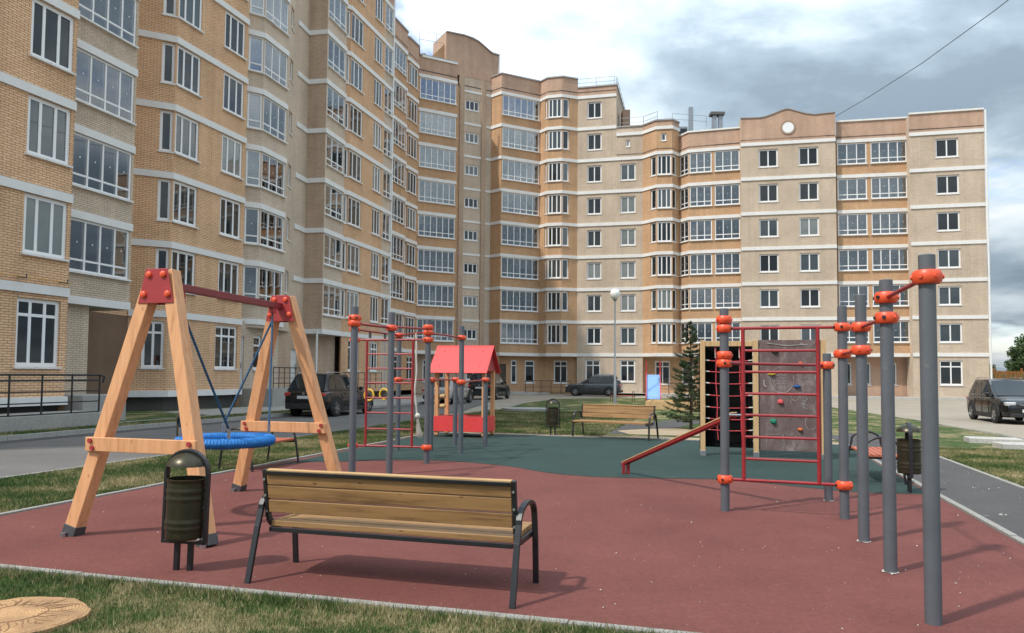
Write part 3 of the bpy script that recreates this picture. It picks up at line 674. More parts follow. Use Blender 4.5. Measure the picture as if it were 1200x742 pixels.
# ---- right block
BC=thing('apartment_building','seven-storey cream brick right-hand block with small curved pediment and round window','building',(24,64,0))
b0=3.57; FC=range(1,7); ZT=21.7; O=(24,64)
c0=[(9.46,68.09),(11.76,67.53)]; c1=[(11.76,67.53),(12.75,66.1),(14.1,65.85),(14.93,66.72)]; c2=[(14.93,66.72),(15.5,65.53),(19.7,64.22)]
c3=[(19.52,63.64),(26.94,61.96)]; c4=[(27.26,62.55),(32.7,61.38)]; c5=[(32.34,60.55),(37.65,59.22)]
facade(BC,*c0,b0,FC,.15,23.7,'brick_cream',[('win',.36,1.74,2,.48,1.54)],extra=[('gnd',.34,1.7,2,1.15,3.12),('win',.85,1.23,1,22.65,23.3)])
facade(BC,c1[0],c1[1],b0,FC,3.4,23.7,'brick_orange',[('win',1.0,1.66,1,.2,1.78)])
facade(BC,c1[1],c1[2],b0,FC,3.4,23.7,'brick_orange',[('win3',.06,1.3,3,.2,1.78)],extra=[('win',.4,.86,1,22.65,23.35)])
facade(BC,c1[2],c1[3],b0,FC,3.4,23.7,'brick_orange',[('win',.06,.75,1,.2,1.78)])
facade(BC,c2[0],c2[1],b0,FC,3.4,ZT,'brick_orange',[('log',.08,1.24,2,.18,1.78)])
facade(BC,c2[1],c2[2],b0,FC,3.4,ZT,'brick_orange',[('log',.06,1.95,3,.18,1.78),('log',2.2,4.3,3,.18,1.78)])
facade(BC,(12.1,68.3),(19.6,65.9),b0,(),0,3.6,'brick_orange',[],extra=[('gnd',.9,2.25,2,.95,3.05),('gnd',3.3,4.3,1,.95,3.05),('door',5.2,6.3,'door_brown',.3,2.7)])
facade(BC,(11.76,67.53),(12.1,68.3),b0,(),0,3.6,'brick_orange',[])
MB().prism([(x-O[0],y-O[1]) for x,y in [(11.76,67.53),(12.75,66.1),(14.1,65.85),(14.93,66.72),(15.5,65.53),(19.7,64.22),(20,66.3),(12.1,69)]],3.38,3.395).build('soffit','soffit',BC)
facade(BC,(19.9,65.6),(19.52,63.64),b0,(),0,23.9,'brick_sand',[])
facade(BC,*c3,b0,FC,.15,ZT,'brick_cream',[('win',1.46,3.02,2,.48,1.54),('win',4.69,6.25,2,.48,1.54)],extra=[('gnd',1.46,3.02,2,1.15,3.12),('gnd',4.69,6.25,2,1.15,3.12)])
facade(BC,(26.94,61.96),(27.2,62.7),b0,(),0,23.9,'brick_sand',[])
facade(BC,*c4,b0,FC,3.4,ZT,'brick_orange',[('log',.06,2.36,3,.18,1.78),('log',2.67,5.45,4,.18,1.78)])
facade(BC,(27.4,63.9),(32.9,62.6),b0,(),0,3.6,'brick_brown',[],extra=[('win',.5,1.4,1,1.1,2.95),('win',2.0,2.9,1,1.1,2.95),('win',4.1,4.9,1,1.1,2.95)])
MB().prism([(x-O[0],y-O[1]) for x,y in [(27.26,62.55),(32.7,61.38),(33.1,62.8),(27.6,64.1)]],3.38,3.395).build('soffit','soffit',BC)
facade(BC,(32.8,62.4),(32.34,60.55),b0,(),0,23.2,'brick_sand',[])
facade(BC,*c5,b0,FC,.15,ZT,'brick_cream',[('win',1.94,3.62,2,.48,1.54)],extra=[('gnd',1.92,3.6,2,1.15,3.12)])
facade(BC,c5[1],(41.2,73.7),b0,(),0,23.25,'brick_cream',[]); facade(BC,(41.2,73.7),(13.1,82.5),b0,(),0,23.2,'brick_cream',[])
for ch in (c0+c1[1:]+c2[1:],c3,c4,c5): strips(BC,ch,[b0+3*i-.14 for i in range(7)],.28,.08,'white_trim')
strip(BC,c0+c1[1:],23.69,.28,.1,'white_trim','band')
for ch in (c0+c1[1:],):
    for i in range(len(ch)-1): facade(BC,ch[i],ch[i+1],b0,(),23.7,24.5,'brick_brown' if i else 'brick_sand',[])
    strip(BC,ch,24.48,.12,.09,'metal_cap','parapet_cap')
for ch in (c2,c4,c5):
    for i in range(len(ch)-1): facade(BC,ch[i],ch[i+1],b0,(),ZT,23.25,'brick_brown',[])
    strip(BC,ch,23.23,.14,.1,'white_trim','parapet_cap')
s3=Seg(BC,*c3)
pp=[(0,ZT),(7.61,ZT),(7.61,23.9),(5.95,23.82),(5.3,23.95),(4.6,24.2),(4.0,24.42),(3.75,24.45),(3.4,24.38),(2.7,24.12),(2.1,23.92),(1.6,23.84),(0,23.9)]
poly_wall(s3,pp,.4,'brick_brown','pediment')
cp=MB()
for i in range(2,len(pp)-1): cp.beam((pp[i][0],.2,pp[i][1]+.03),(pp[i+1][0],.2,pp[i+1][1]+.03),.56,.09,(0,1,0))
s3.put('pediment_cap',cp.mesh('pediment_cap','metal_cap'))
s3.put('round_window',MB().lathe([(.60,0),(.60,-.06),(.46,-.06),(.46,-.02)],28,(3.86,0,22.85),0,'Y',False).mesh('round_window','brick_tan'))
s3.put('round_window_disc',MB().lathe([(.46,-.01),(.46,-.05)],28,(3.86,0,22.85),0,'Y').mesh('round_window_disc','white_pvc'))
MB().prism([(x-O[0],y-O[1]) for x,y in c0+c1[1:]+c2[1:]+c3+c4+c5+[(41.2,73.7),(13.1,82.5)]],21.9,22.0).build('roof','roof_dark',BC)
MB().tube([(37.72-24,59.1-64,.2),(37.72-24,59.1-64,23.2)],.075).build('downpipe','white_trim',BC,40)
# roof furniture of the right block: ventilation stack, glazed roof house, railings
for dx in (0,.55): MB().box(17.9+dx-24,18.25+dx-24,2.5,2.9,21.9,25.2).build('vent_stack','galvanised',BC)
MB().box(17.7-24,18.95-24,2.3,3.1,25.2,25.45).build('vent_hood','roof_dark',BC)
for i,x in enumerate((10.6,12.1,13.9,15.3)):
    mb=MB().box(x-24,x+1.3-24,6.6,8.5,23.9,25.5); o=mb.build('roof_light','galvanised',BC); link('pane',MB().box(x+.1-24,x+1.2-24,6.56,6.59,24.4,25.3).mesh('pane','glass_dark'),o)
MB().box(16.6-24,17.0-24,6,6.3,23.9,27.2).build('vent_pipe','galvanised',BC)
railing(BC,[(9.7,68.4),(11.9,67.8),(12.9,66.4)],24.55,.9); railing(BC,[(14.2,66.2),(17.4,66.8)],24.2,1.0); railing(BC,[(36.9,60),(37.5,59.6)],23.3,.4)
MB().box(10.2-24,10.9-24,5.2,6.4,23.9,26.6).build('roof_house','brick_brown',BC)

# ================================================================ PORCHES, RAMPS, RAILINGS by the blocks
def fence_rail(name,label,pts,z0,h,rails,mat='black_paint',step=1.1,group=None,curl=False,thick=.022):
    x,y=pts[0]; root=thing(name,label,'railing',(x,y,z0),0,group)
    P=[Vector((a-x,b-y,0)) for a,b in pts]
    for i in range(len(P)-1):
        d=P[i+1]-P[i]; n=max(1,round(d.length/step))
        for k in range(n+(1 if i==len(P)-2 else 0)):
            p=P[i]+d*k/n; MB().tube([p,p+Vector((0,0,h))],thick,6).build('post',mat,root,40)
    for r in rails:
        q=[p+Vector((0,0,h*r)) for p in P]
        if curl and r>.95: q+=[q[-1]+(P[-1]-P[-2]).normalized()*.18+Vector((0,0,-.05)),q[-1]+(P[-1]-P[-2]).normalized()*.12+Vector((0,0,-.24))]
        MB().tube(q,thick*(1.15 if r>.8 else .7),6).build('rail',mat,root,40)
    return root
def gbox(name,label,cat,u0,u1,v0,v1,z1,mat,top=None,group=None):
    c=G((u0+u1)/2,(v0+v1)/2); t=tag(MB().box(-(u1-u0)/2,(u1-u0)/2,-(v1-v0)/2,(v1-v0)/2,-.05,z1).build(name,mat,None,None,c,GR,.015),label,cat,group); return t
gbox('entrance_ramp','long grey concrete entrance ramp along the foot of the left block','ramp',-19.75,-18.2,9.5,19.1,.44,'concrete')
gbox('entrance_porch','grey concrete porch in front of the dark recessed doorway of the left block','porch',-21.6,-19.6,19.3,21.1,.9,'concrete')
gbox('entrance_porch','grey concrete porch behind the parked black car','porch',-23.6,-21.3,32.3,40.2,.9,'concrete')
fence_rail('ramp_railing','black metal railing of the long ramp at the far left',[gk(-18.28,9.6),gk(-18.28,18.6)],.44,1.12,(1.0,.86,.58,.3,.02),step=1.0,curl=True,thick=.026)
fence_rail('porch_railing','dark railing on the porch behind the black car, beside the white door',[gk(-21.35,32.4),gk(-21.35,36.3)],.9,1.05,(1.0,.75,.5,.25),step=.5)
fence_rail('porch_railing','dark railing just beyond the roof of the black car parked behind the swing',[gk(-21.4,38.2),gk(-21.4,44.6)],.75,1.0,(1.0,.6,.3),step=.8)
fence_rail('ramp_railing','small brown ramp railing by the middle block, left of the grey car',[(1.2,66.2),(2.6,66.5),(5.2,65.8)],.1,1.1,(1.0,.5,.1),'door_brown',step=.9,thick=.03)
fence_rail('ramp_railing','small brown railing below the right block, right of the blue slide',[(12.6,64.3),(16.6,63.3)],.1,1.0,(1.0,.5),'door_brown',step=.8,thick=.03)
tag(MB().prism([(-2.2,-1.3),(1.0,-1.3),(3.0,1.2),(-1.4,1.4)],0,.22).build('entrance_step','concrete_pale',None,None,(.4,66.6,-.02)),'pale concrete entrance step below the dark door of the middle block','step')
# narrow pavement along the right block
sheet('pavement_by_right_block',[(5.5,67.4),(12,65.2),(19.2,62.4),(38.2,57.9),(38.6,60.2),(20,66),(6,70)],.16,'concrete_pale')
KK=MB().box(-.495,.495,-.075,.075,-.1,.155).mesh('kerb_stone','concrete_pale')
kerb('kerb_right_block',(12,65.15),(19.2,62.35),KK); kerb('kerb_right_block_end',(19.2,62.35),(38.2,57.85),KK)

# ================================================================ WORKOUT FRAMES
PR=.054
def clamp_mesh():
    mb=MB(); r=PR
    mb.lathe([(r*1.02,-.05),(r*1.5,-.046),(r*1.72,-.028),(r*1.78,0),(r*1.72,.028),(r*1.5,.046),(r*1.02,.05)],18,cap=False)
    for k in range(6):
        a=k*math.pi/3+.35; c=Vector((math.cos(a),math.sin(a),0))*r*1.70; c.z=.0
        q=Vector((math.cos(a),math.sin(a),0)); mb.tube([c,c+q*.012],[.017,.015],8,1 if k in(3,4) else 0)
    return mb.mesh('clamp',['clamp_orange','hole_black'],35)
CLM=clamp_mesh()
POSTC={}
def post_mesh(h):
    if h not in POSTC: POSTC[h]=MB().lathe([(PR,-.12),(PR,h-.006),(PR*.9,h),(PR*.2,h+.004)],20).mesh('post','post_grey',35)
    return POSTC[h]
def frame(label,posts,clamps,bars,base):
    root=thing('workout_frame',label,'climbing frame',base)
    W=lambda u,v,z: Vector(G(u,v,z))-Vector(base)
    for k,(u,v,h) in posts.items():
        link('post',post_mesh(h),root,W(u,v,0))
        if k in (2,3,6): link('footing',FOOT,root,W(u,v,.013),random.random())
    for k,z in clamps: u,v,h=posts[k]; link('clamp',CLM,root,W(u,v,z),random.uniform(0,6))
    for (a,b,z0,z1,r) in bars:
        p=W(posts[a][0],posts[a][1],z0); q=W(posts[b][0],posts[b][1],z1); d=(q-p).normalized()*PR; MB().tube([p+d,q-d],r,10).build('bar','bar_red',root,40)
    return root,W
FOOT=MB().add([(.066*(1+.12*math.sin(5*a)+.1*math.sin(3*a+1))*math.cos(a),.066*(1+.12*math.sin(5*a)+.1*math.sin(3*a+1))*math.sin(a),.005) for a in np.linspace(0,6.2,20)],[tuple(range(20))]).mesh('footing','crumb_white')
PO={1:(1.34,5.70,2.5),2:(1.345,7.08,2.5),3:(1.34,8.31,2.5),4:(1.34,9.57,2.5),5:(0.0,9.66,2.5),6:(1.33,10.89,1.98)}
fr,W=frame('row of tall grey posts with orange clamps, red bars and red ladder on the right',PO,
  [(1,2.345),(2,2.345),(2,2.17),(3,2.17),(3,1.935),(4,1.935),(4,2.25),(5,2.25),(5,2.36),(5,1.92),(5,1.82),(6,1.82),(5,.4),(4,.4)],
  [(1,2,2.345,2.345,.017),(2,3,2.17,2.17,.017),(3,4,1.935,1.935,.017),(4,5,2.25,2.25,.019),(5,6,1.82,1.82,.019),(4,5,.4,.4,.019)],G(1.34,7.5))
def ladder(root,W,a,b,t0,t1,zb,zt,rungs,r=.019):
    A=Vector((a[0],a[1])); B=Vector((b[0],b[1])); 
    P=[A+(B-A)*t for t in (t0,t1)]
    for p in P: MB().tube([W(p.x,p.y,zb),W(p.x,p.y,zt)],r*1.25,10).build('ladder_rail','bar_red',root,40)
    for z in rungs: MB().tube([W(P[0].x,P[0].y,z),W(P[1].x,P[1].y,z)],r*.85,8).build('rung','bar_red',root,40)
ladder(fr,W,PO[5],PO[4],.165,.80,.4,2.25,[1.975,1.715,1.45,1.19,.925,.66])
QO={'A':(-5.4,10.3,2.68),'B':(-5.3,11.4,2.68),'C':(-5.3,13.0,2.68),'G':(-5.3,14.86,2.68),'H':(-5.3,16.53,1.6),'E':(-6.06,15.09,1.6),'F':(-6.06,16.59,1.6),'D':(-6.79,15.0,2.68),'K':(-6.75,12.9,2.68)}
fl,W2=frame('grey posts with orange clamps and red ladder in front of the red playhouse',QO,
  [('A',2.42),('A',2.5),('B',2.42),('C',2.53),('C',2.43),('C',2.3),('G',2.43),('D',2.5),('K',2.5),('K',2.3),('K',.31),('C',.31),('D',1.54),('E',1.54),('F',1.54),('G',1.5),('H',1.54)],
  [('A','B',2.42,2.42,.019),('B','C',2.44,2.5,.019),('K','D',2.5,2.5,.019),('C','D',2.44,2.5,.019),('C','G',2.43,2.43,.019),('K','C',2.3,2.3,.019),('K','C',.31,.31,.019),('D','E',1.54,1.54,.018),('E','F',1.54,1.54,.018),('G','H',1.5,1.54,.018)],G(-5.8,13.4))
ladder(fl,W2,QO['K'],QO['C'],.17,.80,.31,2.3,[2.03,1.76,1.49,1.21,.93,.63])
# gymnastic rings
def ring(u,v,ztop,label):
    t=thing('gymnastic_ring',label,'gymnastic ring',G(u,v,1.13),GR,'yellow gymnastic rings')
    pts=[]
    for k in range(24):
        a=2*math.pi*k/24; r=.098*(1+.22*max(0,math.sin(a))**3); pts.append((r*math.cos(a),0,r*math.sin(a)+.1))
    MB().tube(pts,.019,10,closed=True).build('hoop','ring_yellow',t,60)
    ch=MB()
    z=.215; k=0
    while z<ztop-1.0-.12: ch.tube([(.008*math.cos(q),(.0 if k%2 else .008*math.cos(q)),z+.022+.026*math.sin(q)) if k%2 else (0,.008*math.cos(q),z+.022+.026*math.sin(q)) for q in [i*math.pi/3 for i in range(6)]],.005,5,closed=True); z+=.04; k+=1
    ch.build('chain','galvanised',t,40)
    MB().tube([(0,0,ztop-1.13),(0,0,ztop-1.0-.015)],.028,8).build('hook','steel_dark',t,40)
ring(-6.76,13.55,2.37,'left one of the two yellow gymnastic rings'); ring(-6.77,14.25,2.37,'right one of the two yellow gymnastic rings')
# climbing rope
t=thing('climbing_rope','white climbing rope with a knot and frayed end hanging from red bar','rope',G(-5.78,13.55,.25))
pts=[(0,0,2.2),(.02,0,1.6),(.0,0,1.0),(.05,0,.62)]
MB().tube([(x+.006*math.sin(i),y,z) for i,(x,y,z) in enumerate(smooth_line([(a,c) for a,b,c in pts],6) and [(a,0,c) for a,c in smooth_line([(a,c) for a,b,c in pts],6)])],.017,8).build('rope','rope_white',t,60)
MB().lathe([(.012,-.05),(.04,-.035),(.05,0),(.04,.04),(.012,.055)],12,(.055,0,.6)).build('knot','rope_white',t,60)
fr_=MB()
for k in range(70):
    a=random.random()*6.28; r=random.random()*.06; fr_.tube([(.055+.3*r*math.cos(a),.3*r*math.sin(a),.57),(.07+r*math.cos(a)*.8,r*math.sin(a)*.8,.38),(.10+r*1.2*math.cos(a),r*1.2*math.sin(a),.18+random.random()*.1)],.0045,4)
fr_.build('frayed_end','rope_white',t)
# inclined board hooked onto the ladder
t=thing('inclined_bench','long narrow inclined red exercise board hooked onto the right red ladder','exercise board',(2.0,12.7,0))
lo=Vector((1.90,12.78,.17)); hi=Vector((2.83,9.58,1.17)); b=Vector((2.0,12.7,0))
mb=MB(); mb.beam(lo-b,hi-b,.085,.016); mb.build('board','frame_wood',t,None,(0,0,.03),0,.004)
for s in (-1,1):
    sd=(hi-lo).cross(Vector((0,0,1))).normalized()*.04*s; MB().beam(lo-b+sd,hi-b+sd,.02,.03).build('side_rail','bar_red',t,None,(0,0,-.01),0,.006)
for s in (-1,1):
    sd=(hi-lo).cross(Vector((0,0,1))).normalized()*.04*s; q=lo-b+(hi-lo)*.03+sd; MB().beam((q.x,q.y,.012),(q.x,q.y,q.z),.05,.05).build('leg','bar_red',t)
q=hi-b; MB().tube([q+Vector((-.16,-.02,0)),q+Vector((.16,-.06,0))],.015,8).build('hook','steel',t,40)

# ================================================================ CLIMBING WALL
cw=thing('climbing_wall','wooden frame with red rope net on black panel and grey chalked climbing board','climbing wall',G(.72,16.3),GR)
for u in (-.44,.62,1.92):
    MB().box(u-.72-.05,u-.72+.05,-.06,.06,.1,2.42).build('post','frame_wood',cw,None,(0,0,0),0,.006)
    MB().box(u-.72-.06,u-.72+.06,-.07,.07,.012,.12).build('post_shoe','steel',cw,None,(0,0,0),0,.004)
MB().box(-1.11,-.15,-.05,.05,2.29,2.40).build('top_beam','frame_wood',cw,None,(0,0,0),0,.006)
MB().box(-1.2,-.155,.16,.185,.18,2.34).build('back_panel','board_black',cw)
MB().box(-1.225,-1.201,-.05,.19,.15,2.36).build('side_panel','board_black',cw)
MB().box(-.045,1.145,-.02,.02,.16,2.42).build('climbing_board','climb_board',cw,None,(0,0,0),0,.004)
nv=[]
for x in (-.90,-.42):
    pts=[(x+.05*((2.3-z)/2.2)+.008*math.sin(z*7),.0+.01*math.sin(z*5),z) for z in np.linspace(2.3,.35,14)]; MB().tube(pts,.012,6).build('net_rope','net_red',cw,60)
    MB().tube([(x,0,2.27),(x+.004,0,2.05)],.0145,6).build('rope_sleeve','rope_white',cw,60)
for i,z in enumerate((2.0,1.77,1.53,1.28,1.03,.79,.56)):
    pts=[(x,.012*math.sin(x*9+i),z-.025*math.sin((x+1.11)/.96*math.pi)) for x in np.linspace(-1.11,-.155,12)]; MB().tube(pts,.010,6).build('net_rope','net_red',cw,60)
    for a,b in ((0,1),(10,11)): MB().tube([pts[a],pts[b]],.013,6).build('rope_sleeve','rope_white',cw,60)
def hold(x,z,mat,sx,sz):
    mb=MB(); n=9
    vs=[(x+sx*(.8+.35*random.random())*math.cos(2*math.pi*k/n),-.02,z+sz*(.8+.35*random.random())*math.sin(2*math.pi*k/n)) for k in range(n)]
    vs2=[(x+(q[0]-x)*.55,-.075,z+(q[2]-z)*.55) for q in vs]
    mb.add(vs+vs2,[tuple(range(n,2*n))]+[(i,(i+1)%n,n+(i+1)%n,n+i) for i in range(n)]); mb.build('climbing_hold',mat,cw,None,(0,0,0),0,.008)
plain('hold_green',(.01,.20,.11),.5); plain('hold_dark',(.02,.05,.05),.5); plain('hold_orange',(.55,.12,.04),.5); plain('hold_yellow',(.55,.36,.06),.5); plain('hold_blue',(.012,.07,.22),.5); plain('hold_pink',(.62,.08,.09),.5)
for x,z,m,a,b in ((.28,2.18,'hold_dark',.075,.045),(.77,1.95,'hold_orange',.05,.03),(.22,1.72,'hold_yellow',.085,.04),(.70,1.47,'hold_blue',.085,.04),(.38,1.15,'hold_pink',.06,.06),(.24,.75,'hold_green',.07,.06),(.75,.60,'hold_orange',.06,.035)): hold(x,z,m,a,b)
ck=MB()
def stroke(pts,r=.006): ck.tube([(x,-.0225,z) for x,z in pts],r,4)
def arc(cx,cz,rx,rz,a0=0,a1=360,n=20): return [(cx+rx*math.cos(R(a0+(a1-a0)*i/n)),cz+rz*math.sin(R(a0+(a1-a0)*i/n))) for i in range(n+1)]
stroke(arc(.40,1.60,.24,.26,100,380)); stroke(arc(.41,1.58,.22,.25,150,330))
for k in range(4): stroke([(.26+.03*math.sin(j*2+k),1.72-.06*k+.015*math.sin(j*1.7)) if 0 else (.25+.03*j,1.70-.06*k+.015*math.sin(j*1.7+k)) for j in range(9)],.005)
stroke([(.1,.22),(.1,.48),(.42,.48),(.42,.22)]); stroke([(.46,.22),(.42,.5),(.50,.5)]); stroke([(.12,.56),(.16,.62),(.2,.56),(.24,.62),(.3,.56),(.36,.6)])
for j in range(7):
    x=.82+.04*random.random(); z=1.05+.18*random.random(); stroke([(x+.08*random.uniform(-1,1),z+.1*random.uniform(-1,1)) for i in range(4)],.005)
stroke([(.5,1.15),(.55,1.35),(.58,1.12)]); stroke(arc(.66,1.3,.08,.12,180,360,8)); stroke([(.9,1.4),(.98,1.15),(1.04,1.38)]); stroke(arc(.95,.75,.1,.16,30,330,12))
stroke([(.05,1.9),(.08,2.05),(.12,1.9)]); stroke([(.06,1.6),(.06,1.5),(.10,1.45)],.02); stroke([(.1,2.36),(.5,2.30),(.95,2.33)],.012); stroke([(.75,2.36),(.95,2.28),(1.05,2.37)],.009)
for j in range(5): stroke([(.78+.055*j,1.62+.02*math.sin(j)),(.80+.055*j,1.70),(.82+.055*j,1.62)],.006)
stroke([(.93,1.84),(.97,1.95),(.97,1.84)],.006); stroke([(1.0,1.84),(1.0,1.92),(1.04,1.86),(1.06,1.93)],.006)
ck.build('chalk_drawing','chalk',cw)
tx=bpy.data.curves.new('chalk_number','FONT'); tx.body='10'; tx.size=.17; tx.extrude=.0015; tx.materials.append(MATS['chalk'])
to=bpy.data.objects.new('chalk_number',tx); COL.objects.link(to); to.parent=cw; to.location=(1.0,-.0235,1.585); to.rotation_euler=(R(90),0,0)

# ================================================================ NEST SWING
sw=thing('swing_frame','tall orange wooden A-frame swing stand with red plates and red crossbeam','swing',G(-5.64,7.6),GR)
sc_=(-5.64,7.6); HS=.80; ZTOP=2.68
fr_c=[(-5.52,6.15),(-5.74,9.14)]; LN=(.24,-.24)     # the two A-frames lean towards each other
for ci,(cu,cv) in enumerate(fr_c):
    x=cu-sc_[0]; y=cv-sc_[1]
    for s in (-1,1):
        f=Vector((x+s*HS,y,.0)); a=Vector((x+s*.085,y+LN[ci],ZTOP)); d=a-f
        MB().beam(f+d*.03,a,.14,.13,(d.z,0,-d.x)).build('leg','swing_wood',sw,None,(0,0,0),0,.008)
        sh=MB().beam(f+d*.004,f+d*.042,.150,.140,(d.z,0,-d.x)); sh.build('leg_shoe','steel_dark',sw,None,(0,0,0),0,.004)
        MB().lathe([(.03,-.04),(.03,.02)],8,tuple(f+Vector((s*.02,-.09,.03)))).build('anchor_bolt','steel',sw,40)
    zc=.93; k=1-zc/ZTOP; wx=.085+(HS-.085)*k
    yb=y+LN[ci]*zc/ZTOP; MB().box(x-wx-.1,x+wx+.1,yb-.112,yb-.072,zc-.07,zc+.07).build('brace','swing_wood',sw,None,(0,0,0),0,.006)
    for s in (-1,1):
        for dz in (-.035,.035): MB().lathe([(.024,-.13),(.024,-.113),(.012,-.112)],10,(x+s*(wx+.02)+dz*.4*s,yb,zc+dz),0,'Y').build('bolt','plate_red',sw,40)
    y=y+LN[ci]*.945
    for sy in (-.092,.082):
        pl=MB(); pl.prismY([(x-.215,ZTOP-.33),(x+.215,ZTOP-.33),(x+.13,ZTOP+.02),(x-.13,ZTOP+.02)],y+sy,y+sy+.01); pl.build('plate','plate_red',sw,None,(0,0,0),0,.003)
    for bx,bz in ((-.085,-.04),(.085,-.04),(-.145,-.24),(.145,-.24)): MB().lathe([(.034,-.09),(.032,-.11),(.018,-.118)],12,(x+bx,y,ZTOP+bz),0,'Y').build('bolt','clamp_orange',sw,40)
pA=Vector((fr_c[0][0]-sc_[0],fr_c[0][1]-sc_[1]+.24+.07,ZTOP-.13)); pB=Vector((fr_c[1][0]-sc_[0],fr_c[1][1]-sc_[1]-.24-.07,ZTOP-.13))
MB().beam(pA,pB,.08,.08).build('crossbeam','beam_maroon',sw,None,(0,0,0),0,.006)
bs=thing('nest_swing_seat','round blue rope basket seat hanging on blue ropes under the swing beam','swing seat',G(-5.64,7.62,.86),GR)
NR=.50; ringp=[(NR*math.cos(2*math.pi*k/48),NR*math.sin(2*math.pi*k/48),0) for k in range(48)]
MB().tube(ringp,.055,14,closed=True).build('rim','net_blue',bs,60)
wr=MB()
for k in range(96):
    a=2*math.pi*k/96; c=Vector((NR*math.cos(a),NR*math.sin(a),0)); e=Vector((math.cos(a),math.sin(a),0)); tz=Vector((-math.sin(a),math.cos(a),0))*.02
    wr.tube([c+e*.058*math.cos(q)+Vector((0,0,.058*math.sin(q)))+tz*(q/6.28) for q in [i*math.pi/4 for i in range(9)]],.0065,4)
wr.build('rope_winding','net_blue',bs,60)
nt_=MB()
for i in range(-7,8):
    c=i*.066; h=math.sqrt(max(0,NR*NR-c*c))
    for ax in (0,1):
        pts=[]
        for t_ in np.linspace(-h,h,11):
            z=-.09*(1-(t_*t_+c*c)/(NR*NR)); pts.append((t_,c,z) if ax==0 else (c,t_,z-.006))
        nt_.tube(pts,.007,5)
nt_.build('net','net_blue',bs,60)
dirb=(pB-pA).normalized()
for sg,tt in ((-1,.09),(1,.915)):
    hp=pA+(pB-pA)*tt+Vector((0,0,-.05)); hpl=hp-Vector((0,.02,.86))
    hb=MB(); hb.box(hpl.x-.03,hpl.x+.03,hpl.y-.04,hpl.y+.04,hpl.z-.06,hpl.z+.05); hb.build('hanger','plate_red',bs,None,(0,0,0),0,.005)
    MB().tube([hpl+Vector((0,0,-.06)),hpl+Vector((0,0,-.16))],.013,8).build('shackle','steel_dark',bs,40)
    for s in (-1,1):
        a=R(90*sg+(-s)*sg*40); e=Vector((NR*math.cos(a),NR*math.sin(a),.06)); st=hpl+Vector((0,0,-.15))
        MB().tube([st,st.lerp(e+Vector((0,0,.1)),.5)+Vector((0,0,-.012)),e+Vector((0,0,.1))],.0135,8).build('rope','rope_blue',bs,60)
        MB().tube([e+Vector((0,0,.11)),e+Vector((0,0,-.0))],[.02,.016],8).build('thimble','steel',bs,40)

# ================================================================ BENCHES
def bench_long(label,loc,rz,group):
    """park bench 2.2 m long: loops of flat bar as arms and legs, back of planks; faces +y"""
    b=thing('park_bench',label,'bench',loc,rz,group); L=1.02
    for i,y in enumerate((-.055,.07,.195,.32,.425)):
        MB().box(-L,L,y-.055,y+.055,.405,.45).build('seat_plank','bench_wood',b,None,(0,0,0),0,.006)
    def back_y(z): return -.115-(z-.45)*.16
    for z in (.575,.69,.80):
        mb=MB(); p=Vector((-L,back_y(z),z)); q=Vector((L,back_y(z),z)); mb.beam(p,q,.035,.105,(0,1,.16)); mb.build('back_plank','bench_wood',b,None,(0,0,0),0,.006)
    MB().beam((-L,back_y(.862)+.012,.862),(L,back_y(.862)+.012,.862),.05,.02,(0,1,.1)).build('top_plank','bench_pale',b,None,(0,0,0),0,.004)
    for s in (-1,1):
        x=s*(L+.018)
        mb=MB(); pr=[(back_y(.87),.87),(back_y(.62),.62),(back_y(.48),.48),(-.08,.425),(0,.39),(.46,.39)]
        for i in range(len(pr)-1): mb.beam((x,pr[i][0],pr[i][1]),(x,pr[i+1][0],pr[i+1][1]),.032,.045,(1,0,0))
        mb.build('side_frame','black_paint',b,None,(0,0,0),0,.004)
        for z in (.53,.66,.79): MB().lathe([(.011,0),(.011,.008)],8,(x,back_y(z)-.03,z),0,'Y').build('bolt','steel',b)
        x2=s*(L+.055); lp=[(-.33,.0),(-.215,.42),(-.17,.55)]+[(.06+.23*math.cos(R(a)),.56+.12*math.sin(R(a))) for a in range(170,5,-20)]+[(.305,.50),(.33,.36),(.36,0)]
        mb=MB()
        for i in range(len(lp)-1):
            e=Vector((0,lp[i+1][0]-lp[i][0],lp[i+1][1]-lp[i][1])).normalized()*.008
            mb.beam(Vector((x2,*lp[i]))-e,Vector((x2,*lp[i+1]))+e,.045,.028,(1,0,0))
        mb.build('arm_loop','black_paint',b,None,(0,0,0),0,.003)
    MB().beam((-L,-.125,.385),(L,-.125,.385),.03,.035).build('rear_rail','black_paint',b,None,(0,0,0),0,.003)
    MB().beam((-L,back_y(.84)-.03,.845),(L,back_y(.84)-.03,.845),.012,.03,(0,1,.16)).build('top_rail','black_paint',b,None,(0,0,0),0,.003)
    return b
c=G(-2.52,5.50); bench_long('wooden bench seen from behind in the foreground beside the bronze bin',(c[0],c[1],.012),GR,'long wooden benches')
bench_long('wooden bench facing us on the far edge of the green surface',(2.76,20.05,.016),R(180-31),'long wooden benches')
def bench_loop(label,loc,rz,group):
    b=thing('loop_bench',label,'bench',loc,rz,group); L=.74
    for i in range(5): MB().box(-L,L,-.2+i*.1-.042,-.2+i*.1+.042,.41,.445).build('seat_plank','seat_red',b,None,(0,0,0),0,.005)
    for s in (-1,1):
        x=s*.7; lp=[(-.33,0),(-.27,.4),(-.235,.52)]+[(.235*math.cos(R(a)),.55+.16*math.sin(R(a))) for a in range(165,10,-15)]+[(.235,.52),(.27,.4),(.33,0)]
        MB().tube([(x,*p) for p in lp],.019,8).build('arm_loop','black_paint',b,60)
        MB().beam((x,-.26,.39),(x,.26,.39),.03,.03).build('seat_bearer','black_paint',b)
    return b
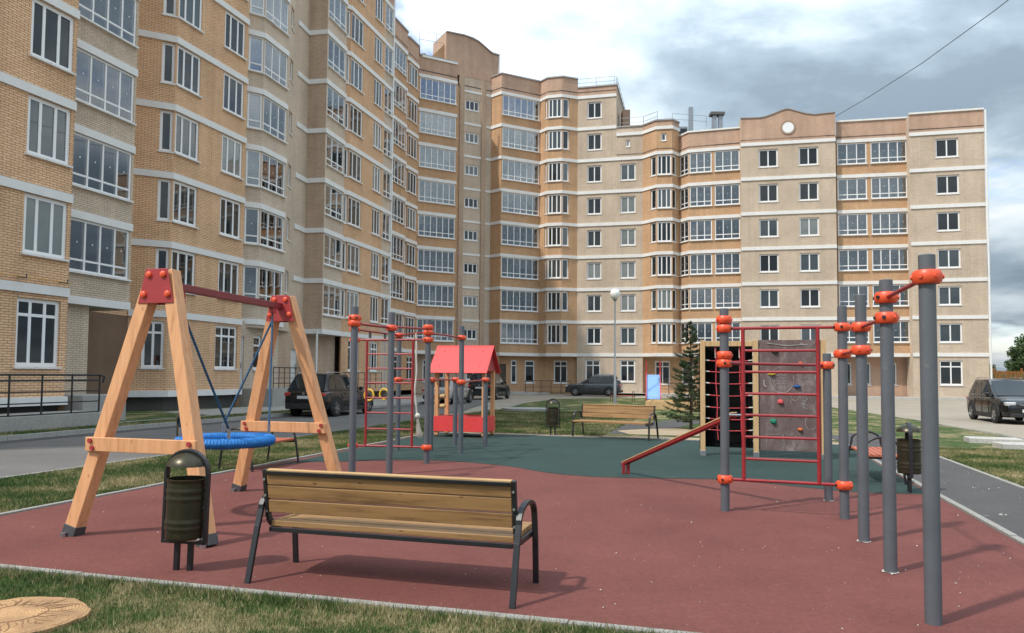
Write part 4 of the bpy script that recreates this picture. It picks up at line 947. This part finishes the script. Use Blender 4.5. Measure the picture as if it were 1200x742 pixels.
bench_loop('backless red plank bench with black hoops behind the blue swing seat',(-4.43,13.36,.012),R(90)-TH,'backless hoop benches')
c=G(2.36,13.6); bench_loop('backless red plank bench with black hoops behind the tall grey posts',(c[0],c[1],.016),R(90)-TH,'backless hoop benches')
tb=bench_loop('tiny far red bench at the foot of the globe lamp post',(7.0,47.5,.0),R(5),'backless hoop benches')

# ================================================================ LITTER BINS
def bin_(label,loc,rz,tilt=0.0):
    b=thing('litter_bin',label,'litter bin',loc,rz,'bronze litter bins')
    zb=.235
    lp=[(-.185,zb),(-.185,.80)]+[(.185*math.cos(R(a)),.80+.19*math.sin(R(a))) for a in range(170,5,-12)]+[(.185,.80),(.185,zb)]
    mb=MB()
    for i in range(len(lp)-1):
        d=Vector((lp[i+1][0]-lp[i][0],0,lp[i+1][1]-lp[i][1])).normalized()*.006
        mb.beam(Vector((lp[i][0],0,lp[i][1]))-d,Vector((lp[i+1][0],0,lp[i+1][1]))+d,.05,.025,(0,1,0))
    mb.beam((-.197,0,zb),(.197,0,zb),.05,.03,(0,1,0)); mb.build('arch_frame','black_paint',b,None,(0,0,0),0,.004)
    for x in (-.06,.06): MB().box(x-.02,x+.02,-.02,.02,-.02,zb-.01).build('leg','black_paint',b,None,(0,0,0),0,.003)
    pr=[(.150,.27),(.155,.275)]
    for z0 in np.linspace(.29,.74,30):
        rib=.006 if any(abs(z0-q)<.012 for q in (.36,.41,.60,.66)) else 0
        pr.append((.155+rib,float(z0)))
    pr+=[(.160,.745),(.160,.76),(.148,.76),(.146,.30)]
    MB().lathe(pr,28,cap=False).build('drum','bin_bronze',b,50)
    MB().lathe([(.01,.29),(.15,.292)],20,cap=False).build('drum_floor','bin_bronze',b)
    MB().lathe([(.165,.865),(.16,.885),(.135,.925),(.09,.955),(.04,.972),(.005,.976)],28,cap=False).build('lid','bin_bronze',b,60)
    MB().lathe([(.155,.867),(.15,.88),(.02,.94)],20,cap=False).build('lid_underside','plastic_black',b,60)
    MB().tube([(0,0,.97),(0,0,.995)],.012,6).build('lid_stem','black_paint',b)
    for x in (-.168,.168): MB().tube([(x-.02,0,.52),(x+.02,0,.52)],.014,8).build('pivot','steel_dark',b)
    for p in (b,): p.rotation_euler=(0,tilt,rz)
    return b
c=G(-4.34,5.35); bin_('bronze litter bin in black arched frame in the foreground, left of the nearest bench',(c[0],c[1],.012),R(-8),R(1.2))
c=G(2.56,12.07); bin_('bronze litter bin seen sideways behind the nearest grey post',(c[0],c[1],.016),R(70))
bin_('bronze litter bin left of the far wooden bench',(1.14,20.69,.02),R(-5))
bin_('bronze litter bin half hidden behind the left leg of the swing',(-5.62,13.05,.015),R(-20))
# bits of waste in the nearest bin's frame
c=G(-4.34,5.35)
tag(MB().lathe([(.016,-.05),(.016,.03),(.01,.05)],10,(0,0,0),0,'X').build('litter_scrap','rope_white',None,40,(c[0]+.1,c[1]-.06,.012+.265)),'small pale bit of rubbish on the lower bar of the nearest bin','litter')

# ================================================================ PLAYHOUSE
ph=thing('playhouse','small open wooden playhouse with bright red gable roof and red side boards','playhouse',G(-6.72,19.15),GR)
hx,hy=.66,.38
for sx in (-1,1):
    for sy in (-1,1):
        MB().box(sx*hx-.05,sx*hx+.05,sy*hy-.05,sy*hy+.05,.06,1.78).build('post','swing_wood',ph,None,(0,0,0),0,.006)
        MB().box(sx*hx-.03,sx*hx+.03,sy*hy-.03,sy*hy+.03,-.0,.06).build('post_shoe','steel_dark',ph)
MB().box(-hx-.06,hx+.06,-hy-.075,-hy-.055,.16,.56).build('front_board','hpl_red',ph,None,(0,0,0),0,.003)
MB().box(-hx-.06,hx+.06,hy+.055,hy+.075,.16,.56).build('rear_board','hpl_red',ph,None,(0,0,0),0,.003)
MB().box(hx+.052,hx+.07,-.33,.33,.16,.56).build('side_board','hpl_red',ph,None,(0,0,0),0,.003)
for i in range(6): MB().box(-hx+.05,hx-.05,-.33+i*.115,-.33+i*.115+.105,.15,.18).build('floor_board','bench_wood',ph)
MB().box(-hx+.05,hx-.05,.05,.3,.50,.53).build('table_top','plate_red',ph)
MB().box(-hx-.049,-hx+.25,-.34,.34,.52,.56).build('counter','plate_red',ph)
for s in (-1,1):
    r=MB(); r.beam((0,s*.64,1.70),(0,s*-.012,2.44),1.62,.022,(1,0,0)); r.build('roof_panel','hpl_red',ph,None,(0,0,0),0,.003)
    for x in (-.55,.55):
        for k in (.25,.8): 
            p=Vector((x,s*.64,1.70)).lerp(Vector((x,0,2.44)),k); n=Vector((0,s*.76,.65)); MB().tube([p,p+n*.02],.02,8).build('bolt_cap','hpl_red',ph,40)
for x in (-.70,.70):
    g=MB(); g.add([(x-.01,-.55,1.76),(x-.01,.55,1.76),(x-.01,0,2.40),(x+.01,-.55,1.76),(x+.01,.55,1.76),(x+.01,0,2.40)],[(0,2,1),(3,4,5),(0,1,4,3),(1,2,5,4),(2,0,3,5)]); g.build('gable_board','plate_red',ph)
for z in (.82,1.08): 
    for k in range(1): MB().lathe([(.03,-.09),(.06,-.06),(.06,.06),(.03,.09)],12,(-hx+.14,-hy+.05,z),0,'X').build('abacus_bead','frame_wood',ph,60)

# ================================================================ CARS
def wheel_meshes():
    tyre=MB().lathe([(.22,-.105),(.30,-.11),(.335,-.085),(.342,0),(.335,.085),(.30,.11),(.22,.105)],28,(0,0,0),0,'Y',False).mesh('tyre','tyre',40)
    rim=MB(); rim.lathe([(.225,.06),(.225,-.095),(.205,-.10),(.195,-.06),(.195,.06)],28,(0,0,0),0,'Y',False)
    rim.lathe([(.05,-.02),(.055,-.085),(.03,-.095),(.001,-.095)],12,(0,0,0),0,'Y',False)
    for k in range(5):
        a=2*math.pi*k/5
        for da in (-.16,.16):
            rim.beam((.04*math.cos(a+da),-.075,.04*math.sin(a+da)),(.2*math.cos(a+da*.9),-.082,.2*math.sin(a+da*.9)),.03,.028,(0,1,0))
    hub=MB().lathe([(.21,-.02),(.21,.02)],20,(0,0,0),0,'Y').mesh('brake_disc','steel_dark')
    return tyre,rim.mesh('rim','rim_alloy',40),hub
TYR,RIM,HUB=wheel_meshes()
def car(label,loc,rz,paint,L=4.45,Wd=1.84,Hh=1.67,body='suv',face=None):
    """x forward, y left"""
    c=thing('parked_car',label,'car',loc,rz,'parked cars'); w=Wd/2; k=Hh/1.67
    belt=1.02*k
    st=[(-.5,.80,.46,.80*k),(-.492,.89,.36,.92*k),(-.475,.95,.29,.99*k),(-.44,.985,.25,1.015*k),(-.36,1,.23,1.02*k),(-.2,1,.22,1.02*k),(0,1,.22,1.01*k),(.17,1,.22,1.015*k),(.22,.995,.22,1.01*k),(.30,.985,.22,.985*k),(.38,.97,.23,.945*k),(.44,.93,.26,.88*k),(.475,.86,.30,.79*k),(.493,.77,.36,.68*k),(.5,.70,.42,.58*k)]
    mb=MB(); vs=[]; NP=8
    for x,f,zb,zt in st:
        h=zt-zb; ring_=[(w*f*.80,zb),(w*f*.95,zb+.03),(w*f*1.0,zb+h*.22),(w*f*.995,zb+h*.55),(w*f*.985,zb+h*.80),(w*f*.94,zb+h*.95),(w*f*.82,zt),(0,zt+.025*f)]
        full=[(-a,b) for a,b in ring_[:-1]]+[ring_[-1]]+[(a,b) for a,b in ring_[:-1]][::-1]
        vs+=[(x*L,y,z) for y,z in full]
    m=2*NP-1; fs=[]
    for i in range(len(st)-1):
        for j in range(m-1): a=i*m+j; fs.append((a,a+1,a+1+m,a+m))
        fs.append((i*m+m-1,i*m,(i+1)*m,(i+1)*m+m-1))
    fs+=[tuple(range(m-1,-1,-1)),tuple((len(st)-1)*m+j for j in range(m))]
    mb.add(vs,fs); bd=mb.build('body',paint,c,60); ss=bd.modifiers.new('round','SUBSURF'); ss.levels=1; ss.render_levels=1
    # greenhouse
    if body=='suv': xb0,xb1,xr0,xr1=-.474,.225,-.372,-.02
    else: xb0,xb1,xr0,xr1=-.40,.22,-.25,.0
    zb=belt-.03; zr=Hh-.035; wb=w*.90; wt=w*.72
    B=lambda t,s,z: Vector(((xb0+(xr0-xb0)*z+( (xb1+(xr1-xb1)*z)-(xb0+(xr0-xb0)*z))*t)*L, s*(wb+(wt-wb)*z), zb+(zr-zb)*z))
    g=MB(); ts=[0,.06,.3,.6,.88,1]; zs_=[0,.5,.93,1.0]; vs=[]
    rows=[]
    for t in ts:
        row=[]
        for s in (-1,):
            for z in zs_: p=B(t,s,z); p.y*=(1+.03*math.sin(z*math.pi))*(.96 if t in(0,1) else 1); row.append(p)
        crown=B(t,0,1.0); crown.z=zr+.035*(1 if 0<t<1 else .3); row.append(crown)
        for z in zs_[::-1]: p=B(t,1,z); p.y*=(1+.03*math.sin(z*math.pi))*(.96 if t in(0,1) else 1); row.append(p)
        rows.append(row)
    m=len(rows[0]); vs=[p for r_ in rows for p in r_]; fs=[]
    for i in range(len(rows)-1):
        for j in range(m-1): a=i*m+j; fs.append((a,a+1,a+1+m,a+m))
    fs+=[tuple(range(m-1,-1,-1)),tuple((len(rows)-1)*m+j for j in range(m))]
    g.add(vs,fs); g.build('cabin',paint,c,40)
    def glass(pts,name):
        n=len(pts); q=MB(); P=[Vector(p) for p in pts]; nrm=(P[1]-P[0]).cross(P[2]-P[0]).normalized()
        ctr=sum(P,Vector())/n
        if nrm.dot(ctr-Vector((0,0,.9)))<0: nrm=-nrm
        q.add([p+nrm*.016 for p in P]+[p-nrm*.02 for p in P],[tuple(range(n)),tuple(range(2*n-1,n-1,-1))]+[(i,n+i,n+(i+1)%n,(i+1)%n) for i in range(n)]); q.build(name,'car_glass',c,None,(0,0,0),0,.004)
    for s in (-1,1):
        f=lambda t,z: (lambda p: (p.x,p.y*(1+.03*math.sin(z*math.pi)),p.z))(B(t,s,z))
        spans=((.06,.26),(.285,.57),(.60,.93)) if body=='suv' else ((.10,.44),(.47,.93))
        for i,(a,b) in enumerate(spans):
            top_in=.03 if i==len(spans)-1 else 0; glass([f(a+(.03 if i==0 else 0),.12),f(b,.10),f(b-top_in,.86),f(a+(.06 if i==0 else 0),.86)],'side_window')
    fx=lambda s,z,t: B(t,s,z)+Vector((.0,0,0))
    glass([fx(-.86,.05,1.0),fx(.86,.05,1.0),fx(.84,.92,1.0),fx(-.84,.92,1.0)],'windscreen')
    glass([fx(-.84,.12,0),fx(.84,.12,0),fx(.82,.90,0),fx(-.82,.90,0)],'rear_window')
    wx=(-.295*L,.305*L)
    for x in wx:
        for s in (-1,1):
            ar=MB(); n=18; vs=[]; y=s*(w*.985)
            for rr,yy in ((.47,-.02),(.47,.022),(.385,.022),(.385,-.16)):
                for i in range(n+1): a=math.pi*(-.04+1.08*i/n); vs.append((x+rr*math.cos(a),y+s*yy,max(.20,.345+rr*math.sin(a))))
            fs=[]
            for q in range(3):
                for i in range(n): fs.append((q*(n+1)+i,q*(n+1)+i+1,(q+1)*(n+1)+i+1,(q+1)*(n+1)+i))
            ar.add(vs,fs); ar.build('wheel_arch','plastic_black',c,40)
            MB().lathe([(.385,-.012),(.385,.012)],24,(x,s*(w*.985),.355),0,'Y').build('wheel_well','hole_black',c)
            t_=link('wheel',TYR,c,(x,s*(w-.075),.342)); t_.rotation_euler=(0,random.random(),0 if s<0 else math.pi)
            link('rim',RIM,t_); link('brake_disc',HUB,t_)
    for s in (-1,1):
        MB().box(wx[0]+.42,wx[1]-.42,s*w*.99-.02,s*w*.99+.02,.20,.36).build('sill_trim','plastic_black',c,None,(0,0,0),0,.01)
        MB().box(.13*L,.165*L,s*(w+.02)-.07,s*(w+.02)+.07,1.0*k,1.14*k).build('mirror',paint,c,None,(0,0,0),0,.03)
        for x in (-.13*L,.08*L): MB().box(x-.09,x+.09,s*w*1.0-.012,s*w*1.0+.016,.86*k,.89*k).build('door_handle',paint,c,None,(0,0,0),0,.006)
        for x in (-.205*L,-.015*L,.16*L): MB().box(x-.005,x+.005,s*w*.998-.01,s*w*.998+.004,.36,.96*k).build('door_seam','hole_black',c)
        if body=='suv': MB().tube([(xr0*L+.1,s*wt*.9,zr+.03),(xr0*L+.16,s*wt*.9,zr+.075),(xr1*L-.2,s*wt*.9,zr+.075),(xr1*L-.1,s*wt*.9,zr+.03)],.016,6).build('roof_rail','steel',c,40)
        MB().box(-.497*L,-.44*L,s*w*.78-.14,s*w*.78+.13,.80*k,.93*k).build('tail_lamp','lamp_red',c,None,(0,0,0),0,.025)
        hl=MB().box(.425*L,.486*L,s*w*.66-.19,s*w*.66+.17,.68*k,.82*k).build('headlight','lamp_clear',c,None,(0,0,0),0,.035)
        MB().lathe([(.055,-.02),(.055,.03)],12,(.482*L,s*w*.66,.47),0,'X').build('fog_lamp','lamp_clear',c,40)
    MB().box(-.502*L,-.47*L,-w*.86,w*.86,.30,.52).build('rear_bumper','plastic_black',c,None,(0,0,0),0,.03)
    MB().box(.47*L,.503*L,-w*.72,w*.72,.27,.42).build('front_bumper','plastic_black',c,None,(0,0,0),0,.03)
    MB().box(.478*L,.503*L,-w*.46,w*.46,.60*k,.75*k).build('grille','plastic_black',c,None,(0,0,0),0,.02)
    for s in (-1,1): MB().beam((.505*L,s*w*.40,.75*k),(.506*L,s*.06,.66*k),.02,.035).build('grille_bar','rim_alloy',c)
    MB().lathe([(.055,0),(.055,.012),(.04,.014)],16,(.503*L,0,.69*k),0,'X').build('emblem','rim_alloy',c,40)
    MB().lathe([(.055,-.012),(.055,0)],16,(-.4955*L-.018,0,.90*k),0,'X').build('emblem','rim_alloy',c,40)
    MB().box(.503*L,.508*L,-.26,.26,.46,.57).build('number_plate','plate_white',c)
    MB().box(-.506*L,-.495*L,-.26,.26,.70*k,.81*k).build('number_plate','plate_white',c)
    return c
HV=math.atan2(VY,VX)
car('black SUV seen from behind, parked by the left block behind the swing',(-7.30,30.75,.0),HV,'car_black')
car('silver car parked behind the red playhouse',(-3.66,43.9,.0),HV,'car_silver',4.3,1.74,1.52,'sedan')
car('farther black SUV parked behind the playhouse, near the dark entrance door',(-1.55,52.9,.0),HV,'car_black',4.7,1.9,1.78)
car('dark grey SUV seen side-on beside the lamp post',(6.95,63.55,-.02),R(165),'car_grey',4.7,1.82,1.78)
car('black SUV facing us on the road at the right edge',(19.7,29.9,-.03),HV+math.pi,'car_black',4.6,1.79,1.70)

# ================================================================ LAMP, SLIDE, SLABS, FENCE, WIRE
lp=thing('street_lamp','grey street lamp post with white globe in front of the middle block','street lamp',(6.25,45.5,0))
MB().lathe([(.15,0),(.15,.03),(.10,.04),(.085,1.3),(.06,1.36),(.048,6.25)],16).build('pole','galvanised',lp,40)
MB().lathe([(.05,6.2),(.12,6.28),(.13,6.36)],14).build('collar','galvanised',lp,40)
MB().lathe([(.02,6.30),(.15,6.34),(.25,6.45),(.305,6.62),(.29,6.78),(.21,6.90),(.10,6.955),(.01,6.965)],24).build('globe','lamp_globe',lp,60)
sl=thing('slide','pale blue slide with red side boards near the right block','slide',(9.0,47.8,0),R(-10.5))
sl_p=[(0,-2.0,.28),(0,-1.7,.30),(0,-1.3,.42),(0,.3,1.60),(0,.6,1.74),(0,.9,1.76)]
mb=MB()
for i in range(len(sl_p)-1): mb.beam(sl_p[i],sl_p[i+1],.84,.025,(1,0,0))
mb.build('chute','slide_blue',sl)
for s in (-1,1):
    mb=MB()
    for i in range(len(sl_p)-1): mb.beam(Vector(sl_p[i])+Vector((s*.44,0,.07)),Vector(sl_p[i+1])+Vector((s*.44,0,.07)),.04,.22,(1,0,0))
    mb.build('side_board','hpl_red',sl)
    for y in (.95,1.8): MB().box(s*.44-.05,s*.44+.05,y-.05,y+.05,0,2.7 if y>1 else 2.6).build('post','plate_red',sl)
    MB().box(s*.44-.04,s*.44+.04,-1.75,-1.67,0,.3).build('leg','plate_red',sl)
MB().box(-.48,.48,.95,1.85,1.70,1.76).build('platform','bench_wood',sl)
for i in range(5): MB().box(-.42,.42,1.9+.1*i,1.98+.1*i,1.4-.3*i,1.44-.3*i).build('step','bench_wood',sl)
sb_=thing('sandbox','pale wooden sandbox border in front of the blue slide','sandbox',(8.9,38.5,0),R(-16))
for x0,x1,y0,y1 in ((-1.9,1.9,-1.3,-1.15),(-1.9,1.9,1.15,1.3),(-1.9,-1.75,-1.15,1.15),(1.75,1.9,-1.15,1.15)): MB().box(x0,x1,y0,y1,-.05,.42).build('board','frame_wood',sb_,None,(0,0,0),0,.01)
MB().box(-1.75,1.75,-1.15,1.15,-.05,.2).build('sand_fill','sand',sb_)
for i,(x,y,rz,a,b) in enumerate(((12.45,19.5,R(-20),.6,.36),(12.15,17.9,R(-12),.55,.34))):
    tag(MB().box(-a,a,-b,b,-.03,.13).build('concrete_slab','concrete_pale',None,None,(x,y,.01),rz,.02),('pale concrete slab on the right lawn, farther of the two','pale concrete slab at the right edge, nearer of the two')[i],'slab','concrete slabs on the right lawn')
tag(MB().prism([(1.2*math.cos(a)*(1+.05*math.sin(5*a)),.9*math.sin(a)) for a in np.linspace(0,6.28,14)[:-1]],-.02,.14).build('manhole_slab','concrete',None,None,(.75,34.8,.01),0,.02),'low grey concrete manhole slab on the lawn behind the far bin','slab')
fe=thing('timber_fence','orange timber fence at the right edge beyond the right block','fence',(47.5,74,0),R(-10))
for i in range(44): MB().box(i*.34,i*.34+.29,-.03,.03,.1,2.45+.05*random.random()).build('board','fence_orange',fe)
for x in np.arange(0,15.1,2.5): MB().box(x-.07,x+.07,.03,.17,0,2.75).build('post','fence_orange',fe)
for z in (.5,1.4,2.25): MB().box(0,15,.03,.10,z,z+.1).build('rail','fence_orange',fe)
gf=thing('mesh_fence','green wire mesh fence between right block and orange fence','fence',(41.5,66,0),R(20))
for i in range(9): MB().tube([(i*1.2,0,0),(i*1.2,0,2.1)],.035,6).build('post','hold_green',gf)
for j in range(9): MB().tube([(0,0,.15+j*.24),(9.6,0,.15+j*.24)],.012,4).build('wire','hold_green',gf)
wi=tag(MB().tube([(27.3,63.6,23.9),(26.9,56,22.95),(26.6,48,22.2),(26.2,40,21.75),(25.7,25,21.6),(24.6,0,22.5)],.022,5).build('overhead_cable','hole_black',None),'thin overhead cable rising from the right block roof across the sky','cable')

# ================================================================ TREES
def leaf_cloud(n,centre_fn,size,seed):
    r=np.random.default_rng(seed); C=centre_fn(r,n); a=r.normal(size=(n,3)); a/=np.linalg.norm(a,axis=1)[:,None]
    b=np.cross(a,r.normal(size=(n,3))); b/=np.linalg.norm(b,axis=1)[:,None]; s=size*(.6+.8*r.random((n,1)))
    V=np.stack([C-a*s,C+b*s*.45,C+a*s,C-b*s*.45],1).reshape(-1,3)
    me=bpy.data.meshes.new('crown'); me.from_pydata(V.tolist(),[],np.arange(4*n).reshape(-1,4).tolist()); return me
def deciduous(name,label,loc,h,rad,n,seed,mat='leaf',size=.22,group=None):
    t=thing(name,label,'tree',loc,0,group); r=random.Random(seed)
    tr=MB(); tr.tube([(0,0,-.1),(.05,0,h*.3),(.0,.1,h*.6),(.1,0,h*.85)],[h*.022,h*.017,h*.011,h*.003],8)
    lobes=[]
    for k in range(26):
        a=r.random()*6.28; z=h*(.28+.68*r.random()); rr=rad*(1-abs(z/h-.55)*1.35)*(.35+.6*r.random()); p=Vector((rr*math.cos(a),rr*math.sin(a),z)); lobes.append((p,rad*(.2+.22*r.random())))
        tr.tube([(0,0,z*.62),(p.x*.5,p.y*.5,z*.86),tuple(p)],[h*.008,h*.005,h*.002],5)
    tr.build('trunk','bark',t,40)
    P=np.array([l[0] for l in lobes]); Rr=np.array([l[1] for l in lobes])
    def fn(g,n):
        i=g.integers(0,len(P),n); d=g.normal(size=(n,3)); d/=np.linalg.norm(d,axis=1)[:,None]; return P[i]+d*(Rr[i]*g.random(n)**.45)[:,None]*np.array([1,1,.8])
    me=leaf_cloud(n,fn,size,seed); me.materials.append(MATS[mat]); link('crown',me,t)
    return t
deciduous('leafy_tree','leafy green tree beyond the orange fence at the right edge',(57.4,84,0),5.6,2.3,9000,3,size=.16)
deciduous('leafy_tree','tall green tree half cut by the right edge of the picture',(62.8,90,0),6.8,3.0,9000,4,size=.18)
for i,(x,y,h,lb) in enumerate(((72,118,4.4,'small far tree just right of the right block'),(76,121,3.6,'smaller far bush right of the small far tree'),(82,118,4.2,'far bushy tree behind the mesh fence'),(92,120,5.5,'far tree behind the orange fence'))):
    deciduous('far_tree',lb,(x,y,0),h,2.6,2600,10+i,'hedge',.26,'far trees on the right')
def fir(loc,h):
    t=thing('young_fir','young sparse fir tree behind the climbing wall','tree',loc)
    r=random.Random(5); tk=MB(); tk.tube([(0,0,-.1),(.02,0,h*.4),(0,.02,h*.8),(0,0,h)],[.05,.038,.018,.004],8)
    nb=[]; g=np.random.default_rng(9)
    z=.32
    while z<h-.15:
        L=1.02*(1-z/h)**.8+.06; n=6 if z<h*.75 else 3
        for k in range(n):
            a=k*2*math.pi/n+r.random()*1.2; l=L*(.5+.6*r.random()); e=[]; zz=z+r.uniform(-.09,.09)
            for q in np.linspace(0,1,6): e.append(Vector((l*q*math.cos(a),l*q*math.sin(a),zz-.16*q*l+.34*l*q*q+(.35*l*q if z>h*.75 else 0))))
            tk.tube(e,[.012,.01,.008,.006,.004,.002],4); nb.append((e,l))
            for q in (2,3,4):
                for s in (-1,1):
                    ll=l*(.42-.08*q)*(.7+.5*r.random()); d=(e[q]-e[q-1]).normalized(); sd=d.cross(Vector((0,0,1)))*s; f=[e[q]+ (d*.75+sd*.7)*ll*x+Vector((0,0,-.05*x*ll)) for x in (0,.5,1)]; tk.tube(f,[.005,.004,.002],3); nb.append((f,ll))
        z+=.105+.03*r.random()
    tk.build('trunk','bark',t,40)
    V=[];Fc=[]
    for e,l in nb:
        m=int(120*l)+14
        for i in range(m):
            q=r.random()**.8*(len(e)-1.001); k=int(q); p=e[k].lerp(e[k+1],q-k); d=(e[k+1]-e[k]).normalized()
            n=Vector((r.gauss(0,1),r.gauss(0,1),r.gauss(0,.8))).normalized(); v=(d*.7+n*.8).normalized()*(.05+.035*r.random()); s=v.cross(Vector((r.gauss(0,1),r.gauss(0,1),r.gauss(0,1)))).normalized()*.009
            o=len(V); V+=[tuple(p-s),tuple(p+s),tuple(p+v)]; Fc.append((o,o+1,o+2))
    me=bpy.data.meshes.new('crown'); me.from_pydata(V,[],Fc); me.materials.append(MATS['needles']); link('crown',me,t)
fir((5.62,23.6,.0),3.4)

# ================================================================ STUMP DISC, GRASS, CRUMBS
sd_=thing('stump_disc','round sawn orange-wood stump top with radial cracks in the front lawn','stump',(-3.26,5.02,-.012))
n=64; base=[]
for k in range(n): a=2*math.pi*k/n; rr=.43*(1+.03*math.sin(3*a+1)+.02*math.sin(7*a)+.012*math.sin(19*a)); base.append((rr*math.cos(a),rr*math.sin(a)))
mb=MB(); vs=[(x,y,-.03) for x,y in base]+[(x,y,.05) for x,y in base]+[(x*.95,y*.95,.066) for x,y in base]+[(x*.42,y*.42,.073) for x,y in base]
fs=[(k+j*n,(k+1)%n+j*n,(k+1)%n+(j+1)*n,k+(j+1)*n) for j in range(3) for k in range(n)]+[tuple(3*n+k for k in range(n))]
mb.add(vs,fs); mb.build('disc','stump_wood',sd_,40)
ckm=MB()
for k in range(44):
    a=2*math.pi*(k+.8*random.random())/44; r0=.15+.14*random.random()**2; r1=.26+.15*random.random(); pts=[]
    for q in np.linspace(0,1,5): rr=r0+(r1-r0)*q; aa=a+.05*math.sin(q*5+k); pts.append((rr*math.cos(aa),rr*math.sin(aa),.0735-.007*max(0,(rr-.18)/.23)))
    wk=.4+.8*random.random(); ckm.tube(pts,[.0015*wk,.005*wk,.004*wk,.003*wk,.0015*wk],4)
ckm.tube([(.19*math.cos(a)*(1+.04*math.sin(4*a)),.19*math.sin(a)*(1+.04*math.cos(3*a)),.0725) for a in np.linspace(0,6.28,40)[:-1]],.004,4,closed=True)
ckm.build('crack','bark_crack',sd_)

def grass(name,label_region,n,h0,h1,wd,seed,z=.012,excl=None):
    r=np.random.default_rng(seed); (u0,u1,v0,v1)=label_region
    u=r.uniform(u0,u1,n); v=r.uniform(v0,v1,n)
    x=u*UX+v*VX; y=u*UY+v*VY
    keep=np.ones(n,bool)
    if excl is not None: keep&=np.hypot(x-excl[0],y-excl[1])>excl[2]*(0.93+.14*r.random(n))
    # only where a camera near the photograph's could see blades
    keep&=(y>1.2)&(np.abs(x)/np.maximum(y,.1)<.86)
    x,y=x[keep],y[keep]; m=len(x)
    h=r.uniform(h0,h1,m)*(.5+.5*r.random(m)); a=r.uniform(0,6.283,m); ln=r.uniform(.1,.9,m)*h; la=r.uniform(0,6.283,m)
    dx=np.cos(a)*wd*.5; dy=np.sin(a)*wd*.5
    V=np.empty((m,3,3)); V[:,0]=np.stack([x-dx,y-dy,np.full(m,z)],1); V[:,1]=np.stack([x+dx,y+dy,np.full(m,z)],1); V[:,2]=np.stack([x+ln*np.cos(la),y+ln*np.sin(la),z+h],1)
    me=bpy.data.meshes.new(name); me.vertices.add(3*m); me.vertices.foreach_set('co',V.ravel()); me.loops.add(3*m); me.loops.foreach_set('vertex_index',np.arange(3*m,dtype=np.int32))
    me.polygons.add(m); me.polygons.foreach_set('loop_start',np.arange(0,3*m,3,dtype=np.int32)); me.update(calc_edges=True)
    at=me.attributes.new('tint','FLOAT','POINT'); at.data.foreach_set('value',np.repeat(r.random(m),3).astype(np.float32))
    me.materials.append(MATS['blades']); return stuff(link(name,me))
grass('grass',(-8,3.4,1.2,4.90),340000,.02,.055,.005,1,excl=(-3.26,5.02,.375))
grass('grass',(-8,3.4,4.72,4.925),16000,.03,.085,.006,11,excl=(-3.26,5.02,.375))
grass('grass',(-8.12,-7.985,4.9,20),14000,.03,.08,.008,12)
grass('grass',(-10.55,-8.0,4.5,19.9),160000,.03,.07,.008,2)
grass('grass',(4.38,8.0,8,20),130000,.03,.07,.009,3)
grass('grass',(-10.5,-3.2,20.3,34),110000,.04,.085,.014,4)
grass('grass',(-18.5,-17.4,9,32),30000,.04,.085,.014,5,z=.03)
def crumbs(name,u0,u1,v0,v1,n,s,mat,seed):
    r=random.Random(seed); mb=MB()
    for _ in range(n):
        u=r.uniform(u0,u1); v=r.uniform(v0,v1); p=Vector(G(u,v,.0165)); k=s*(.4+r.random()**3*1.6); e=[Vector((r.uniform(-1,1),r.uniform(-1,1),0))*k for _ in range(3)]+[Vector((0,0,k*.6))]
        mb.add([p+q for q in e],[(0,1,2),(0,1,3),(1,2,3),(2,0,3)])
    return stuff(mb.build(name,mat))
crumbs('pale_crumbs',-7.8,2.8,5.05,12,260,.008,'crumb_white',1); crumbs('pale_crumbs',-1,2.8,5.05,8,120,.008,'crumb_white',2); crumbs('pale_crumbs',2.95,4.2,4,16,60,.02,'crumb_white',3)
